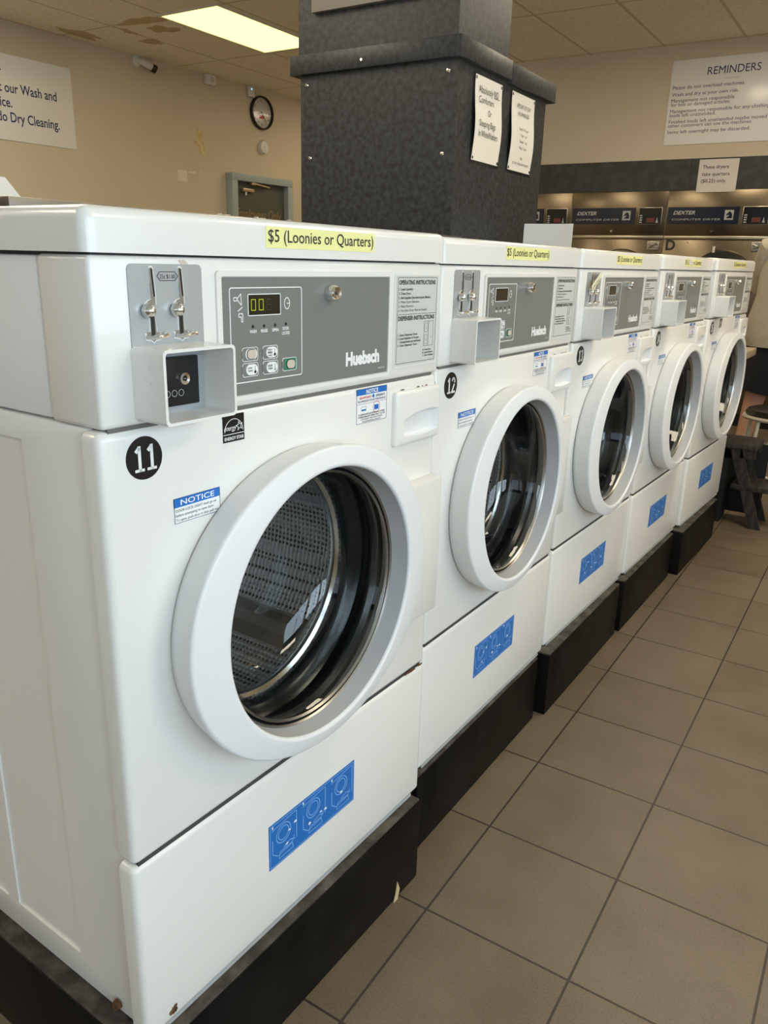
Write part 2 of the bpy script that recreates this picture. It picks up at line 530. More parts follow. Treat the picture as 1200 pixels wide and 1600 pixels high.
# right wall with three storefront windows, front wall with two
wins_r = [(-3.8, -2.1), (-1.9, -0.2), (0.0, 1.7)]
wins_f = [(-1.8, 0.0), (0.4, 2.2)]
b = B()
b.box(3.4, 3.55, -4.7, 8.5, 0, 0.9, 'wall_paint'); b.box(3.4, 3.55, -4.7, 8.5, 2.5, CEIL, 'wall_paint')
e = -4.7
for a, c in wins_r: b.box(3.4, 3.55, e, a, 0.9, 2.5, 'wall_paint'); e = c
b.box(3.4, 3.55, e, 8.5, 0.9, 2.5, 'wall_paint')
struct(b.obj('wall_right'))
b = B()
b.box(-6.2, 3.4, -4.65, -4.5, 0, 0.9, 'wall_paint'); b.box(-6.2, 3.4, -4.65, -4.5, 2.5, CEIL, 'wall_paint')
e = -6.2
for a, c in wins_f: b.box(e, a, -4.65, -4.5, 0.9, 2.5, 'wall_paint'); e = c
b.box(e, 3.4, -4.65, -4.5, 0.9, 2.5, 'wall_paint')
struct(b.obj('wall_front'))
wn = 0
for a, c in wins_r:
    wn += 1
    b = B()
    b.ringstrip([(a, 0.9), (c, 0.9), (c, 2.5), (a, 2.5)], [(a + .05, .95), (c - .05, .95), (c - .05, 2.95), (a + .05, 2.95)], 3.40, 3.46, 'window_frame')
    b.box(3.41, 3.45, (a + c) / 2 - .02, (a + c) / 2 + .02, .95, 2.45, 'window_frame')
    w = struct(b.obj('window_%d' % wn))
    g = B(); g.box(3.428, 3.434, a + .05, c - .05, .95, 2.45, 'window_glass'); g.obj('pane', w)
for a, c in wins_f:
    wn += 1
    b = B()
    b.ringstrip([(a, 0.9), (c, 0.9), (c, 2.5), (a, 2.5)], [(a + .05, .95), (c - .05, .95), (c - .05, 2.95), (a + .05, 2.95)], -4.56, -4.50, 'window_frame', axis='y')
    b.box((a + c) / 2 - .02, (a + c) / 2 + .02, -4.55, -4.51, .95, 2.45, 'window_frame')
    w = struct(b.obj('window_%d' % wn))
    g = B(); g.box(a + .05, c - .05, -4.534, -4.528, .95, 2.45, 'window_glass'); g.obj('pane', w)

# water stains on the ceiling tiles near the left wall
def blob(cx, cy, rx, ry, seed, n=26):
    rnd = random.Random(seed)
    ph = [rnd.uniform(0, 6.28) for _ in range(4)]
    pts = []
    for k in range(n):
        a = 2 * PI * k / n
        r = 1 + 0.22 * math.sin(2 * a + ph[0]) + 0.16 * math.sin(3 * a + ph[1]) + 0.12 * math.sin(5 * a + ph[2]) + .08 * math.sin(8 * a + ph[3])
        pts.append((cx + rx * r * math.cos(a), cy + ry * r * math.sin(a)))
    return pts
for cx, cy, rx, ry, sd in ((-4.62, 4.26, .19, .085, 1), (-4.64, 4.50, .12, .09, 2), (-5.02, 4.72, .07, .10, 3), (-5.38, 4.28, .07, .22, 4), (-4.95, 4.42, .04, .08, 5)):
    b = B(); b.prism(blob(cx, cy, rx, ry, sd), CEIL - 0.0015, CEIL + 0.001, 'stain', axis='z'); b.obj('water_stain', ceiling)

# ceiling light panels: one real, the rest added unseen as fill light
def light_panel(x0, y0, label, m_='fill_bright'):
    t = thing('ceiling_light', label, 'ceiling light', (x0 + .305, y0 + .61, CEIL), group='ceiling light panels')
    b = B(); b.box(-.285, .285, -.59, .59, -.006, .0, m_); b.obj('diffuser', t)
    b = B(); b.ringstrip([(-.305, -.61), (.305, -.61), (.305, .61), (-.305, .61)], [(-.285, -.59), (.285, -.59), (.285, .59), (-.285, .59)], -.010, .0, 'plastic_white', axis='z')
    b.obj('frame', t)
light_panel(-4.385, 4.20, 'glowing rectangular light panel in the ceiling over the left wall clock', 'lamp_diffuser')
light_panel(-4.385, 6.66, 'fill light panel added near the employee door, hidden by the pillar', 'fill_soft')  # hidden panel added to brighten the wall around the door
for x_, y_, w_ in ((-4.385, 1.76, 'over the left wall sign'), (-4.385, -1.90, 'in the front left corner of the room'), (-2.555, 2.98, 'behind the pillar side of the steel cabinet'), (-2.555, .54, 'behind the steel cabinet'), (-2.555, -1.90, 'near the front window'),
                   (-.725, 4.20, 'between the pillar and the dryers'), (.54, 1.80, 'over the aisle beside washer 13'), 
                   (2.37, 4.20, 'near the right wall'), (2.37, .58, 'near the right wall windows')):
    light_panel(x_, y_, 'fill light panel added to the unseen ceiling, ' + w_)

# ------------------------------------------------------------------ things on the left wall (local frame: x out of wall, y along it)
WANG = -math.atan(0.05)
def on_wall(name, label, cat, y, z, group=None):
    return thing(name, label, cat, (wx(y) + 0.0005, y, z), WANG, group)
t = on_wall('wall_sign', 'white panel on the left wall offering wash and dry cleaning in dark blue letters', 'sign', 3.62, 2.11)
b = B(); b.box(0, .008, -.75, .68, 0, .625, 'sign_white', .002); b.obj('panel', t)
b = B()
for s_, y1, z0, sz in (('Free Wi-Fi.', .055, .500, .10), ('about our Wash and', .525, .352, .102), ('Service.', .12, .245, .102), ('do Dry Cleaning.', .530, .138, .102)):
    b.text(s_, (.0085, y1, z0), YR, ZU, sz, 'navy', align='R', bold=.012, xs=.78)
b.obj('lettering', t)

t = on_wall('security_camera', 'white bullet security camera with black lens high on the left wall', 'camera', 4.99, 2.925)
b = B(); b.lathe([(0, .0), (.045, 0), (.045, .012), (.03, .02), (0, .02)], 0, 0, 'plastic_white', 24); b.obj('mount', t)
b = B(); b.tube([(.02, 0, 0), (.05, .03, -.01), (.07, .12, -.035)], [.014, .026, .030], 'plastic_white', 16); b.obj('housing', t)
b = B(); b.tube([(.068, .118, -.034), (.078, .155, -.05)], [.034, .036], 'clock_black', 18)
b.tube([(.078, .155, -.05), (.0785, .157, -.051)], [.02, .02], 'chrome', 14); b.obj('lens', t)

t = on_wall('wall_sensor', 'square white motion sensor box on the wall just under the ceiling', 'sensor', 5.85, 2.93)
b = B(); b.box(0, .05, -.065, .065, -.055, .04, 'plastic_white', .008); b.obj('housing', t)
b = B(); b.lathe([(0.022, .050), (.022, .053), (.014, .053), (.014, .05)], .01, -.005, 'grey_plastic', 20); b.obj('grille', t)
t = on_wall('wireless_box', 'small white box with a blue light on the wall above the clock', 'sensor', 6.43, 2.92)
b = B(); b.box(0, .03, -.046, .046, -.055, .045, 'plastic_white', .006); b.obj('housing', t)
b = B(); b.box(.03, .032, -.006, .006, .012, .024, 'led_blue'); b.obj('indicator_light', t)
t = on_wall('wall_clock', 'round black-rimmed wall clock above the door', 'clock', 6.59, 2.737)
b = B(); b.lathe([(.150, .0), (.165, .0), (.168, .02), (.162, .038), (.152, .040), (.145, .03), (.145, .0)], 0, 0, 'clock_black', 48); b.obj('rim', t)
b = B(); b.lathe([(0, .012), (.146, .012)], 0, 0, 'clock_face', 48)
for k in range(12):
    a = PI / 2 - 2 * PI * (k + 1) / 12
    b.text(str(k + 1), (.0125, .115 * math.cos(a), .115 * math.sin(a) - .012), YR, ZU, .034, 'ink_black', align='C', bold=.01)
b.box(.0125, .0135, -.035, .035, -.055, -.02, 'red_print'); b.obj('dial', t)
b = B()
def hand(ang, L, w):
    a = math.radians(90 - ang)
    d = Vector((0, math.cos(a), math.sin(a))); n = Vector((0, -math.sin(a), math.cos(a)))
    O = Vector((.016, 0, 0))
    vs = [O - d * .015 - n * w, O - d * .015 + n * w, O + d * L + n * w * .5, O + d * L - n * w * .5]
    vs += [v + Vector((.001, 0, 0)) for v in vs]
    b.add(vs, [(0, 1, 2, 3), (7, 6, 5, 4), (0, 4, 5, 1), (1, 5, 6, 2), (2, 6, 7, 3), (3, 7, 4, 0)], 'ink_black')
hand(140, .10, .004); hand(255, .07, .006); b.obj('hands', t)
b = B(); b.lathe([(0, .030), (.146, .028)], 0, 0, 'clear_acrylic', 40); b.obj('cover', t)
t = on_wall('smoke_detector', 'round white detector on the wall below the clock', 'detector', 6.60, 2.405)
b = B(); b.lathe([(0, 0), (.068, 0), (.070, .02), (.062, .045), (.058, .047), (.058, .043), (.02, .043), (.02, .048), (0, .05)], 0, 0, 'plastic_white', 36); b.obj('housing', t)
b = B(); b.box(.043, .046, .0, .012, -.042, -.034, 'grey_plastic'); b.obj('button', t)
# marks on the wall
b = B(); b.prism([(y - 5.717, z - 2.35) for y, z in blob(5.717, 2.35, .055, .12, 12)], -.001, .0012, 'wall_patch')
o = b.obj('bare_patch', wall_left); o.location = (wx(5.717), 5.717, 2.35); o.rotation_euler = (0, 0, WANG)
for y, z, w, h in ((5.47, 2.015, .125, .105), (5.60, 2.058, .10, .022), (5.72, 2.07, .03, .02)):
    b = B(); b.prism([(-w / 2, -h / 2), (w / 2, -h / 2 + .004), (w / 2 - .004, h / 2), (-w / 2 + .003, h / 2 - .003)], -.001, .0015, 'scrap_paper')
    o = b.obj('tape_scrap', wall_left); o.location = (wx(y), y, z); o.rotation_euler = (0, 0, WANG)
# employee door
DY0, DY1, DT = 6.045, 6.985, 2.10
d = thing('door_1', 'x', 'door', (wx(6.5), 6.5, 0), WANG); del d['label'], d['category']; d['kind'] = 'structure'
b = B()
for y0, y1 in ((-.455, -.375), (.405, .485)): b.box(0, .10, y0, y1, 0, 2.03, 'frame_bluegrey', .004)
b.box(0, .10, -.455, .485, 2.03, 2.10, 'frame_bluegrey', .004); b.obj('door_frame', d)
b = B(); b.box(.004, .03, -.375, .405, 0.01, 2.03, 'door_green'); b.obj('door_leaf', d)
b = B(); b.text('Employees Only', (.031, -.345, 1.665), YR, ZU, .150, 'door_text', width=.70, shear=.25); b.obj('lettering', d)
b = B(); b.box(.03, .07, -.27, -.10, 1.93, 1.965, 'brass', .005); b.tube([(.06, -.22, 1.93), (.06, -.22, 1.895)], .012, 'chrome', 12)
b.tube([(.08, -.14, 2.02), (.08, .12, 1.995)], .009, 'brass', 8); b.box(.05, .09, -.16, -.10, 2.0, 2.028, 'brass', .004); b.obj('door_closer', d)
b = B(); b.tube([(.03, .34, 1.0), (.09, .34, 1.0), (.09, .24, 1.0)], .01, 'chrome', 10); b.obj('door_handle', d)

# ------------------------------------------------------------------ back wall: bulkhead, dryers, signs
b = B()
b.box(-2.60, 3.38, 6.695, 6.72, 1.885, 2.125, 'slate_dark'); b.box(-.96, -.955, 6.694, 6.696, 1.885, 2.125, 'slot_black')
struct(b.obj('trim_1'))
def make_dryer(name_):
    t = thing(name_, '', 'dryer')
    b = B()
    b.box(.002, .828, 0, .015, 1.53, 1.884, 'stainless', .002)
    b.box(.002, .828, 0, .015, 0.10, 1.503, 'stainless', .002)
    b.box(.002, .828, .015, .82, .0, 1.884, 'steel_dull')
    b.box(.0, .83, -.004, .015, 0, .10, 'panel_black')
    o = b.obj('front_panel', t)
    b = B(); b.box(.002, .828, -.014, .004, 1.503, 1.530, 'stainless_trim', .003); b.obj('ledge', t)
    b = B(); b.box(.0, .0018, -.003, .006, .1, 1.884, 'stainless_trim'); b.obj('seam_strip', t)
    b = B()
    b.box(.012, .572, -.004, .001, 1.623, 1.755, 'dexter_navy')
    X_, Zz = (1, 0, 0), (0, 0, 1)
    b.text('DEXTER', (.055, -.004, 1.698), X_, Zz, .040, 'dexter_print', width=.175, bold=.03, shear=.3)
    b.text('COMPUTER DRYER', (.05, -.004, 1.652), X_, Zz, .022, 'dexter_print', width=.385, bold=.02, shear=.1)
    b.box(.462, .530, -.006, -.003, 1.655, 1.730, 'dexter_print')
    kn = [(.475, 1.667), (.520, 1.667), (.522, 1.690), (.512, 1.712), (.498, 1.720), (.482, 1.706), (.474, 1.690), (.480, 1.686), (.492, 1.694), (.498, 1.690), (.484, 1.676)]
    b.prism(kn, -.0075, -.005, 'dexter_navy', axis='y')
    b.obj('nameplate', t)
    b = B()
    b.box(.598, .796, -.006, .001, 1.618, 1.757, 'stainless_trim', .002)
    b.box(.603, .791, -.008, -.004, 1.623, 1.752, 'panel_black')
    b.box(.672, .738, -.009, -.007, 1.636, 1.672, 'module_red')
    for k in range(4): b.box(.612, .634, -.009, -.007, 1.632 + k * .018, 1.642 + k * .018, 'dexter_print')
    b.prism([(.750, 1.633), (.772, 1.633), (.764, 1.655), (.762, 1.672), (.757, 1.672), (.756, 1.655)], -.010, -.007, 'dexter_print', axis='y')
    b.obj('control_module', t)
    b = B()
    b.box(.700, .802, -.008, .002, 1.413, 1.487, 'stainless_trim', .003); b.box(.706, .796, -.010, -.006, 1.419, 1.481, 'steel_dull')
    b.tube([(.715, -.02, 1.435), (.75, -.028, 1.45), (.79, -.02, 1.468)], .007, 'chrome', 8); b.tube([(.715, -.02, 1.468), (.79, -.02, 1.435)], .006, 'steel_dull', 8)
    b.obj('latch', t)
    b = B()
    b.lathe([(.215, -.012), (.215, -.035), (.262, -.04), (.270, -.03), (.272, .0)], .495, 1.150, 'chrome', 56, axis='y'); b.lathe([(.215, -.012), (.24, -.004), (.26, -.002)], .495, 1.150, 'rubber', 56, axis='y')
    dd = b.obj('door', t)
    b = B(); b.lathe([(0, -.012), (.12, -.014), (.216, -.02)], .495, 1.150, 'panel_black', 48, axis='y'); b.obj('glass', dd)
    for x_ in (.20, .42, .62):
        b = B(); b.lathe([(0, -.004), (.005, -.004), (.006, .0)], x_, 1.478, 'chrome', 10, axis='y'); b.obj('screw', t)
    b = B(); b.lathe([(0, -.02), (.009, -.02), (.009, .0)], .38, 1.565, 'chrome', 12, axis='y'); b.obj('key_lock', t)
    return t
dryers = ['stainless coin dryer partly hidden behind the pillar, left end of the back wall', 'stainless dryer left of the one lettered D, under the bulkhead',
          'stainless dryer lettered D, below the quarters notice', 'stainless dryer outside the photo, right of the dryer lettered D']
dr0 = make_dryer('tumble_dryer')
for k, lab in enumerate(dryers):
    o = dr0 if k == 0 else copy_tree(dr0)
    o.location = (-2.77 + .831 * k, 6.698, 0)
    o['label'] = lab; o['group'] = 'stainless dryers along the back wall'
    if k == 2:
        b = B(); b.text('D', (.026, -.001, 1.418), (1, 0, 0), (0, 0, 1), .112, 'ink_black', bold=.03); b.obj('letter', o)
    if k == 2:
        b = B(); b.box(.415, .435, -.05, -.04, 1.40, 1.45, 'plastic_white', .003); b.obj('door_clip', o)

t = thing('wall_sign', 'white REMINDERS panel with dark blue rules on the back wall above the dryers', 'sign', (-1.21, 6.7195, 2.235))
b = B(); b.box(0, .95, -.008, 0, 0, .622, 'sign_white', .002); b.obj('panel', t)
b = B()
X_ = (1, 0, 0)
b.text('REMINDERS', (.279, -.0085, .500), X_, ZU, .080, 'navy', bold=.006, width=.391)
b.box(.41, .527, -.0092, -.0082, .464, .467, 'grey_plastic')
for s_, z, w_ in (('Please do not overload machines.', .412, .546), ('Wash and dry at your own risk.', .362, .506), ('Management not responsible', .318, .482), ('for lost or damaged articles.', .288, .456),
                  ('Management not responsible for any clothing or', .240, .80), ('loads left unattended.', .210, .357), ('Finished loads left unattended maybe moved so', .162, .79), ('other customers can use the machines.', .133, .639), ('Items left overnight may be discarded.', .086, .631)):
    b.text(s_, (.024, -.0085, z), X_, ZU, .036, 'navy', width=w_)
b.obj('lettering', t)
t = thing('paper_notice', 'paper notice about quarters taped on the dark bulkhead above the dryers', 'notice', (-.895, 6.6945, 1.868))
b = B(); b.box(0, .302, -.002, 0, 0, .246, 'note_paper'); b.obj('sheet', t)
b = B()
for s_, z, w_ in (('These dryers', .176, .199), ('take quarters', .123, .211), ('($0.25) only.', .072, .193)):
    b.text(s_, (.030, -.0022, z), X_, ZU, .038, 'ink_black', width=w_, bold=.012)
b.obj('lettering', t)

# ------------------------------------------------------------------ pillar clad in slate laminate
b = B()
b.box(-1.615, -.868, 2.402, 3.285, 0, 2.01, 'slate')
b.box(-1.622, -.870, 2.398, 2.850, 2.01, CEIL, 'slate')
b.box(-1.655, -.845, 2.378, 2.845, 1.993, 2.066, 'slate', .002); b.box(-1.655, -.845, 2.847, 3.345, 1.985, 2.062, 'slate', .002)
pillar = struct(b.obj('wall_pillar'))
for x_, z_ in ((-1.583, 1.957), (-1.567, 1.674), (-.909, 1.953), (-.921, 1.665)):
    b = B(); b.lathe([(0, 2.396), (.006, 2.397), (.009, 2.402)], x_, z_, 'chrome', 14, axis='y'); b.obj('screw', pillar)
b = B(); b.lathe([(0, 2.372), (.005, 2.372), (.007, 2.378)], -1.289, 2.02, 'chrome', 12, axis='y'); b.obj('screw', pillar)
t = thing('poster_frame', 'taupe framed poster at the top of the dark pillar', 'poster', (-1.536, 2.396, 2.212))
b = B(); fr_o = [(0, 0), (.56, 0), (.56, .45), (0, .45)]; fr_i = [(.035, .042), (.525, .042), (.525, .408), (.035, .408)]
b.ringstrip(fr_o, fr_i, -.022, 0, 'frame_taupe', axis='y'); b.obj('frame', t)
b = B(); b.box(.035, .525, -.006, -.001, .042, .408, 'poster'); b.box(.05, .12, -.007, -.005, .055, .10, 'red_print'); b.box(.19, .215, -.007, -.005, .0425, .09, 'navy'); b.obj('print', t)

def taped_paper(y0, label, lines):
    t = thing('paper_notice', label, 'notice', (-.8675, y0, 1.658))
    n, w, h = 10, .248, .308
    vs, fs = [], []
    for i in range(n + 1):
        for j in range(2):
            u_ = i / n
            bulge = .004 + .010 * math.sin(PI * u_) ** 2 + .003 * math.sin(7 * u_)
            vs += [(bulge, w * j, h * u_)]
    for i in range(n): fs.append((2 * i, 2 * i + 1, 2 * i + 3, 2 * i + 2))
    b = B(); b.add(vs, fs, 'paper', True)
    vs2 = [(x - .001, y, z) for x, y, z in vs]; b.add(vs2, [f[::-1] for f in fs], 'paper', True)
    b.obj('sheet', t)
    b = B(); b.box(-.0005, .003, -.010, w + .008, -.012, h + .006, 'clear_acrylic'); b.obj('sleeve', t)
    b = B()
    for yy in (0.004, w - .012):
        for zz in (.004, h - .016): b.box(.004, .0065, yy, yy + .008, zz, zz + .010, 'slot_black')
    b.obj('tack', t)
    b = B()
    for s_, z, sz, w_, al in lines:
        u_ = z / h
        x_ = .005 + .010 * math.sin(PI * u_) ** 2 + .003 * math.sin(7 * u_)
        b.text(s_, (x_ + .0015, w / 2 if al == 'C' else .03, z), YR, ZU, sz, 'ink_black', align=al, width=w_)
    b.box(.0152, .0156, .155, .212, .243, .2455, 'ink_black') if 'NO' in lines[0][0] else None
    b.obj('lettering', t)
taped_paper(2.543, 'left paper notice on the pillar, Absolutely NO comforters', [('Absolutely NO', .249, .036, .180, 'L'), ('Comforters', .213, .034, .135, 'L'), ('Or', .170, .034, .030, 'C'), ('Sleeping Bags', .128, .034, .150, 'L'), ('In WhiteWashers', .090, .034, .178, 'L')])
taped_paper(2.895, 'right paper notice on the pillar, amount of soap recommended', [('AMOUNT OF SOAP', .252, .024, .150, 'C'), ('RECOMMENDED', .222, .022, .120, 'C'), ('Small 1/2 cup', .165, .016, .095, 'C'), ('Triple 1 cup', .140, .016, .07, 'C'), ('Double 1 cup', .115, .016, .08, 'C'), ('Maxi 1 cup', .090, .016, .075, 'C'), ('TIDE', .048, .014, .026, 'C'), ('DO NOT OVERLOAD MACHINES', .026, .014, .175, 'C')])

# ------------------------------------------------------------------ stainless chase behind the row
t = thing('steel_cabinet', 'long stainless cabinet behind the washer row, only its top edge shows', 'cabinet', (-.80, .45, 0))
b = B(); b.box(-.74, -.004, .004, 1.90, 0, 1.29, 'steel_dull', .004); b.obj('body', t)
b = B(); b.box(-.76, 0, 0, 1.92, 1.291, 1.3595, 'cap_steel', .0015); b.obj('top_cap', t)
b = B()
for y_ in (.58, .72, .86): b.tube([(-.02, y_, 1.358), (-.02, y_ + .06, 1.3605)], .0025, 'steel_dull', 6); b.box(-.025, -.015, y_ + .02, y_ + .026, 1.358, 1.364, 'plastic_white')
b.obj('clips', t)
t = thing('table_tent', 'small folded card sign on the steel cabinet at the left edge', 'sign', (-.87, .475, 1.3600))
b = B()
vs = [(-.03, -.09, 0), (-.03, .075, 0), (-.055, .055, .044), (-.055, -.10, .044), (-.032, -.09, 0), (-.032, .075, 0), (-.057, .055, .044), (-.057, -.10, .044)]
b.add(vs, [(0, 1, 2, 3), (7, 6, 5, 4), (0, 4, 5, 1), (1, 5, 6, 2), (2, 6, 7, 3), (3, 7, 4, 0)], 'paper')
b.add([(-.0295, -.08, .004), (-.0295, .02, .004), (-.050, -.002, .040), (-.050, -.08, .040)], [(0, 1, 2, 3)], 'grey_plastic')
vs = [(-.085, -.10, 0), (-.085, .075, 0), (-.057, .055, .044), (-.057, -.10, .044), (-.087, -.10, 0), (-.087, .075, 0), (-.059, .055, .044), (-.059, -.10, .044)]
b.add(vs, [(0, 1, 2, 3), (7, 6, 5, 4), (0, 4, 5, 1), (1, 5, 6, 2), (2, 6, 7, 3), (3, 7, 4, 0)], 'paper')
b.obj('card', t)

# ------------------------------------------------------------------ washers
WD = .700
DCY, DCZ = .327, .7755                                   # door centre
def scribble(b, x, cells, name):
    """thin line drawings on the blue instruction label"""
    for kind, *a in cells:
        if kind == 'ring':
            cy, cz, ry, rz = a
            n = 22
            out = [(cy + ry * math.cos(2 * PI * k / n), cz + rz * math.sin(2 * PI * k / n)) for k in range(n)]
            inn = [(cy + (ry - .0012) * math.cos(2 * PI * k / n), cz + (rz - .0012) * math.sin(2 * PI * k / n)) for k in range(n)]
            b.ringstrip(out, inn, x, x + .0002, name)
        else:
            for (p, q) in zip(a[0][:-1], a[0][1:]):
                d_ = Vector((q[0] - p[0], q[1] - p[1])); n_ = Vector((-d_.y, d_.x)).normalized() * .0006
                b.add([(x, p[0] + n_.x, p[1] + n_.y), (x, q[0] + n_.x, q[1] + n_.y), (x, q[0] - n_.x, q[1] - n_.y), (x, p[0] - n_.x, p[1] - n_.y)], [(0, 1, 2, 3)], name)

def make_washer():
    t = thing('washing_machine', '', 'washing machine')
    # --- cabinet
    b = B()
    b.box(-.76, -.030, .002, WD - .008, .205, 1.073, 'enamel', .004)
    o = b.obj('cabinet', t)
    c = B(); c.box(-.32, -.16, -.05, .0050, .258, 1.042, 'enamel', .0); cu = c.obj('cut'); boolean(o, cu)
    c = B(); c.box(-.70, -.35, -.05, .0050, .258, 1.042, 'enamel', .0); cu = c.obj('cut'); boolean(o, cu)
    c = B(); c.lathe([(0, -.5), (.243, -.5), (.243, .05), (0, .05)], DCY, DCZ, 'slot_black', 48); cu = c.obj('cut'); boolean(o, cu)
    # --- front panel with the door opening
    b = B(); b.box(-.029, .0, -.006, WD - .004, .5025, 1.0712, 'enamel', .010, 4, lambda p, q: abs(p.x - q.x) > .001 or p.x > -.01 )
    o = b.obj('front_panel', t)
    c = B(); c.lathe([(0, -.1), (.222, -.1), (.222, .05), (0, .05)], DCY, DCZ, 'enamel', 64); cu = c.obj('cut'); boolean(o, cu)
    # --- lower panel
    b = B(); b.box(-.029, .0, -.008, WD - .002, .204, .4985, 'enamel', .010, 4, lambda p, q: abs(p.x - q.x) > .001 or p.x > -.01)
    b.box(-.004, -.001, .012, WD - .03, .2005, .206, 'grey_plastic')
    b.obj('lower_panel', t)
    b = B(); b.box(-.04, -.0045, .004, WD - .014, .4965, .5045, 'enamel_dark_gap')  # dark strip puts the shade inside the seam into colour
    b.obj('lower_seam_shade', t)
    b = B(); b.box(-.08, -.004, .010, WD - .018, 1.069, 1.078, 'seam_shade'); b.obj('middle_seam_shade', t)  # grey-brown strip stands in for the shading of this seam
    b = B(); b.box(-.70, -.009, .010, WD - .012, 1.250, 1.260, 'enamel_dark_gap'); b.obj('lid_seam_shade', t)  # dark strip painted as the shade under the lid
    # --- control console
    b = B(); b.box(-.091, .0, .0, WD - .004, 1.0738, 1.2552, 'enamel', .006, 3); 
    b.obj('console', t)
    b = B(); b.box(-.76, -.094, .002, WD - .008, 1.076, 1.2535, 'enamel', .004); b.obj('console_side', t)
    # --- lid
    b = B(); b.box(-.76, .003, -.004, WD + .003, 1.2575, 1.3035, 'enamel', .014, 5, lambda p, q: p.z > 1.27 or q.z > 1.27 or abs(p.z - q.z) > .01); b.obj('top_lid', t)
    # --- price label on the lid
    b = B(); b.box(.0030, .0035, .258, .492, 1.2690, 1.2945, 'yellow_label')
    b.text('$5 (Loonies or Quarters)', (.0036, .262, 1.2765), YR, ZU, .0215, 'ink_black', width=.226, off=.0003, bold=.004)
    b.obj('price_label', t)
    # --- grey control plate
    b = B(); b.ringstrip(rr(.172, .5415, 1.082, 1.2415, .006), rr(.180, .5355, 1.088, 1.2345, .003), -.001, .0030, 'enamel'); b.obj('plate_surround', t)
    b = B()
    b.prism(rr(.181, .5345, 1.089, 1.2335, .003), -.001, .0015, 'plate_grey')
    outline(b, .193, .328, 1.104, 1.2215, .004, .0013, .0015, .0019, 'white_print')
    b.text('Huebsch', (.0016, .427, 1.1075), YR, ZU, .0262, 'white_print', width=.086, bold=.055, off=.0003)
    b.text('WO1375', (.0016, .510, 1.0955), YR, ZU, .004, 'white_print', width=.018, off=.0003)
    for s_, y_, z_ in (('WASH', .233, 1.1655), ('RINSE', .2535, 1.1655), ('SPIN', .2745, 1.1655), ('DOOR', .2950, 1.1665), ('LOCKED', .2950, 1.1605)):
        b.text(s_, (.0016, y_, z_), YR, ZU, .0055, 'white_print', align='C', width=.0125 if s_ != 'LOCKED' else .0155, bold=.03, off=.0003)
    # coin and card icons, clock icon
    scribble(b, .0017, [('ring', .298, 1.2005, .0058, .0078), ('line', [(.298, 1.2005), (.3035, 1.2005)]),
        ('line', [(.2005, 1.2055), (.206, 1.2055), (.206, 1.2095), (.2005, 1.2095), (.2005, 1.2055)]), ('line', [(.206, 1.2075), (.213, 1.214), (.2135, 1.200), (.206, 1.2075)]),
        ('line', [(.207, 1.193), (.2155, 1.198)]), ('line', [(.2085, 1.190), (.2155, 1.190), (.2155, 1.180), (.213, 1.180), (.213, 1.186), (.2085, 1.186), (.2085, 1.190)])], 'white_print')
    plate = b.obj('control_plate', t)
    for y_, z_ in ((.233, 1.1735), (.2535, 1.1735), (.2745, 1.1735), (.2955, 1.1740)):
        b = B(); b.lathe([(0, .0022), (.0018, .0022), (.0022, .0015)], y_, z_, 'slot_black', 10); b.obj('indicator', plate)
    b = B(); outline(b, .2245, .2855, 1.1865, 1.2135, .002, .0011, .0015, .0021, 'white_print'); b.prism(rr(.2255, .2845, 1.1875, 1.2125, .0015), .001, .0017, 'display'); b.obj('display', plate)
    # push buttons in their outlined cells
    def cell(y0, z0, kind):
        b = B()
        y1, z1 = y0 + .0285, z0 + .0175
        outline(b, y0, y1, z0, z1, .003, .0007, .0015, .0020, 'white_print')
        b.box(.0014, .0022, y0 - .0012, y0 + .0022, z0 + .004, z1 - .004, 'plate_grey')
        cy, cz = (y0 + y1) / 2 + .002, (z0 + z1) / 2
        if kind == 'green': b.prism(rr(y0 + .004, y1 - .001, z0 + .001, z1 - .001, .002), .0015, .0019, 'pcb_green')
        if kind in ('beige', 'green'):
            if kind == 'beige': b.prism(rr(cy - .0105, cy + .0105, cz - .0068, cz + .0068, .0067), .0015, .0021, 'white_print')
            b.prism(rr(cy - .0085, cy + .0085, cz - .0066, cz + .0066, .0060), .0015, .0023, 'slot_black')
            b.prism(rr(cy - .0078, cy + .0078, cz - .0056, cz + .0056, .0052), .0015, .0032, 'button_beige')
        else:
            b.prism(rr(cy - .0105, cy + .0105, cz - .0068, cz + .0068, .0067), .0015, .0028, 'white_print')
            for i, s_ in enumerate(kind):
                b.text(s_, (.0029, cy - .008, cz + .0022 - i * .0036 - (0 if len(kind) > 2 else .001)), YR, ZU, .0034, 'ink_black', width=.0085, bold=.03, off=.0002)
            b.lathe([(0, .0030), (.0021, .0030)], cy + .0055, cz - .003, 'ink_black' if kind[0] != 'DELICATES' else 'grey_plastic', 12)
            b.box(.0028, .0030, cy + .0048, cy + .0062, cz - .002, cz + .0045, 'grey_plastic')
        b.obj('button', plate)
    cell(.2125, 1.1305, 'beige'); cell(.2500, 1.1305, ['PERM', 'PRESS', 'WARM'])
    cell(.2125, 1.1110, ['NORMAL', 'WARM']); cell(.2500, 1.1110, ['DELICATES', 'COLD']); cell(.2875, 1.1120, 'green')
    b = B(); b.lathe([(0.0, .012), (.0045, .012), (.0045, .016), (.0085, .017), (.0105, .014), (.0115, .0015)], .387, 1.2125, 'chrome', 28)
    b.tube([(.012, .387, 1.2125), (.0172, .387, 1.2125)], .0022, 'steel_dull', 10); b.obj('key_lock', t)
    # --- instruction label
    b = B(); b.prism(rr(.5525, .6860, 1.0915, 1.2395, .005), -.001, .0012, 'enamel'); b.prism(rr(.5560, .6835, 1.0945, 1.2365, .002), 0, .0018, 'label_grey')
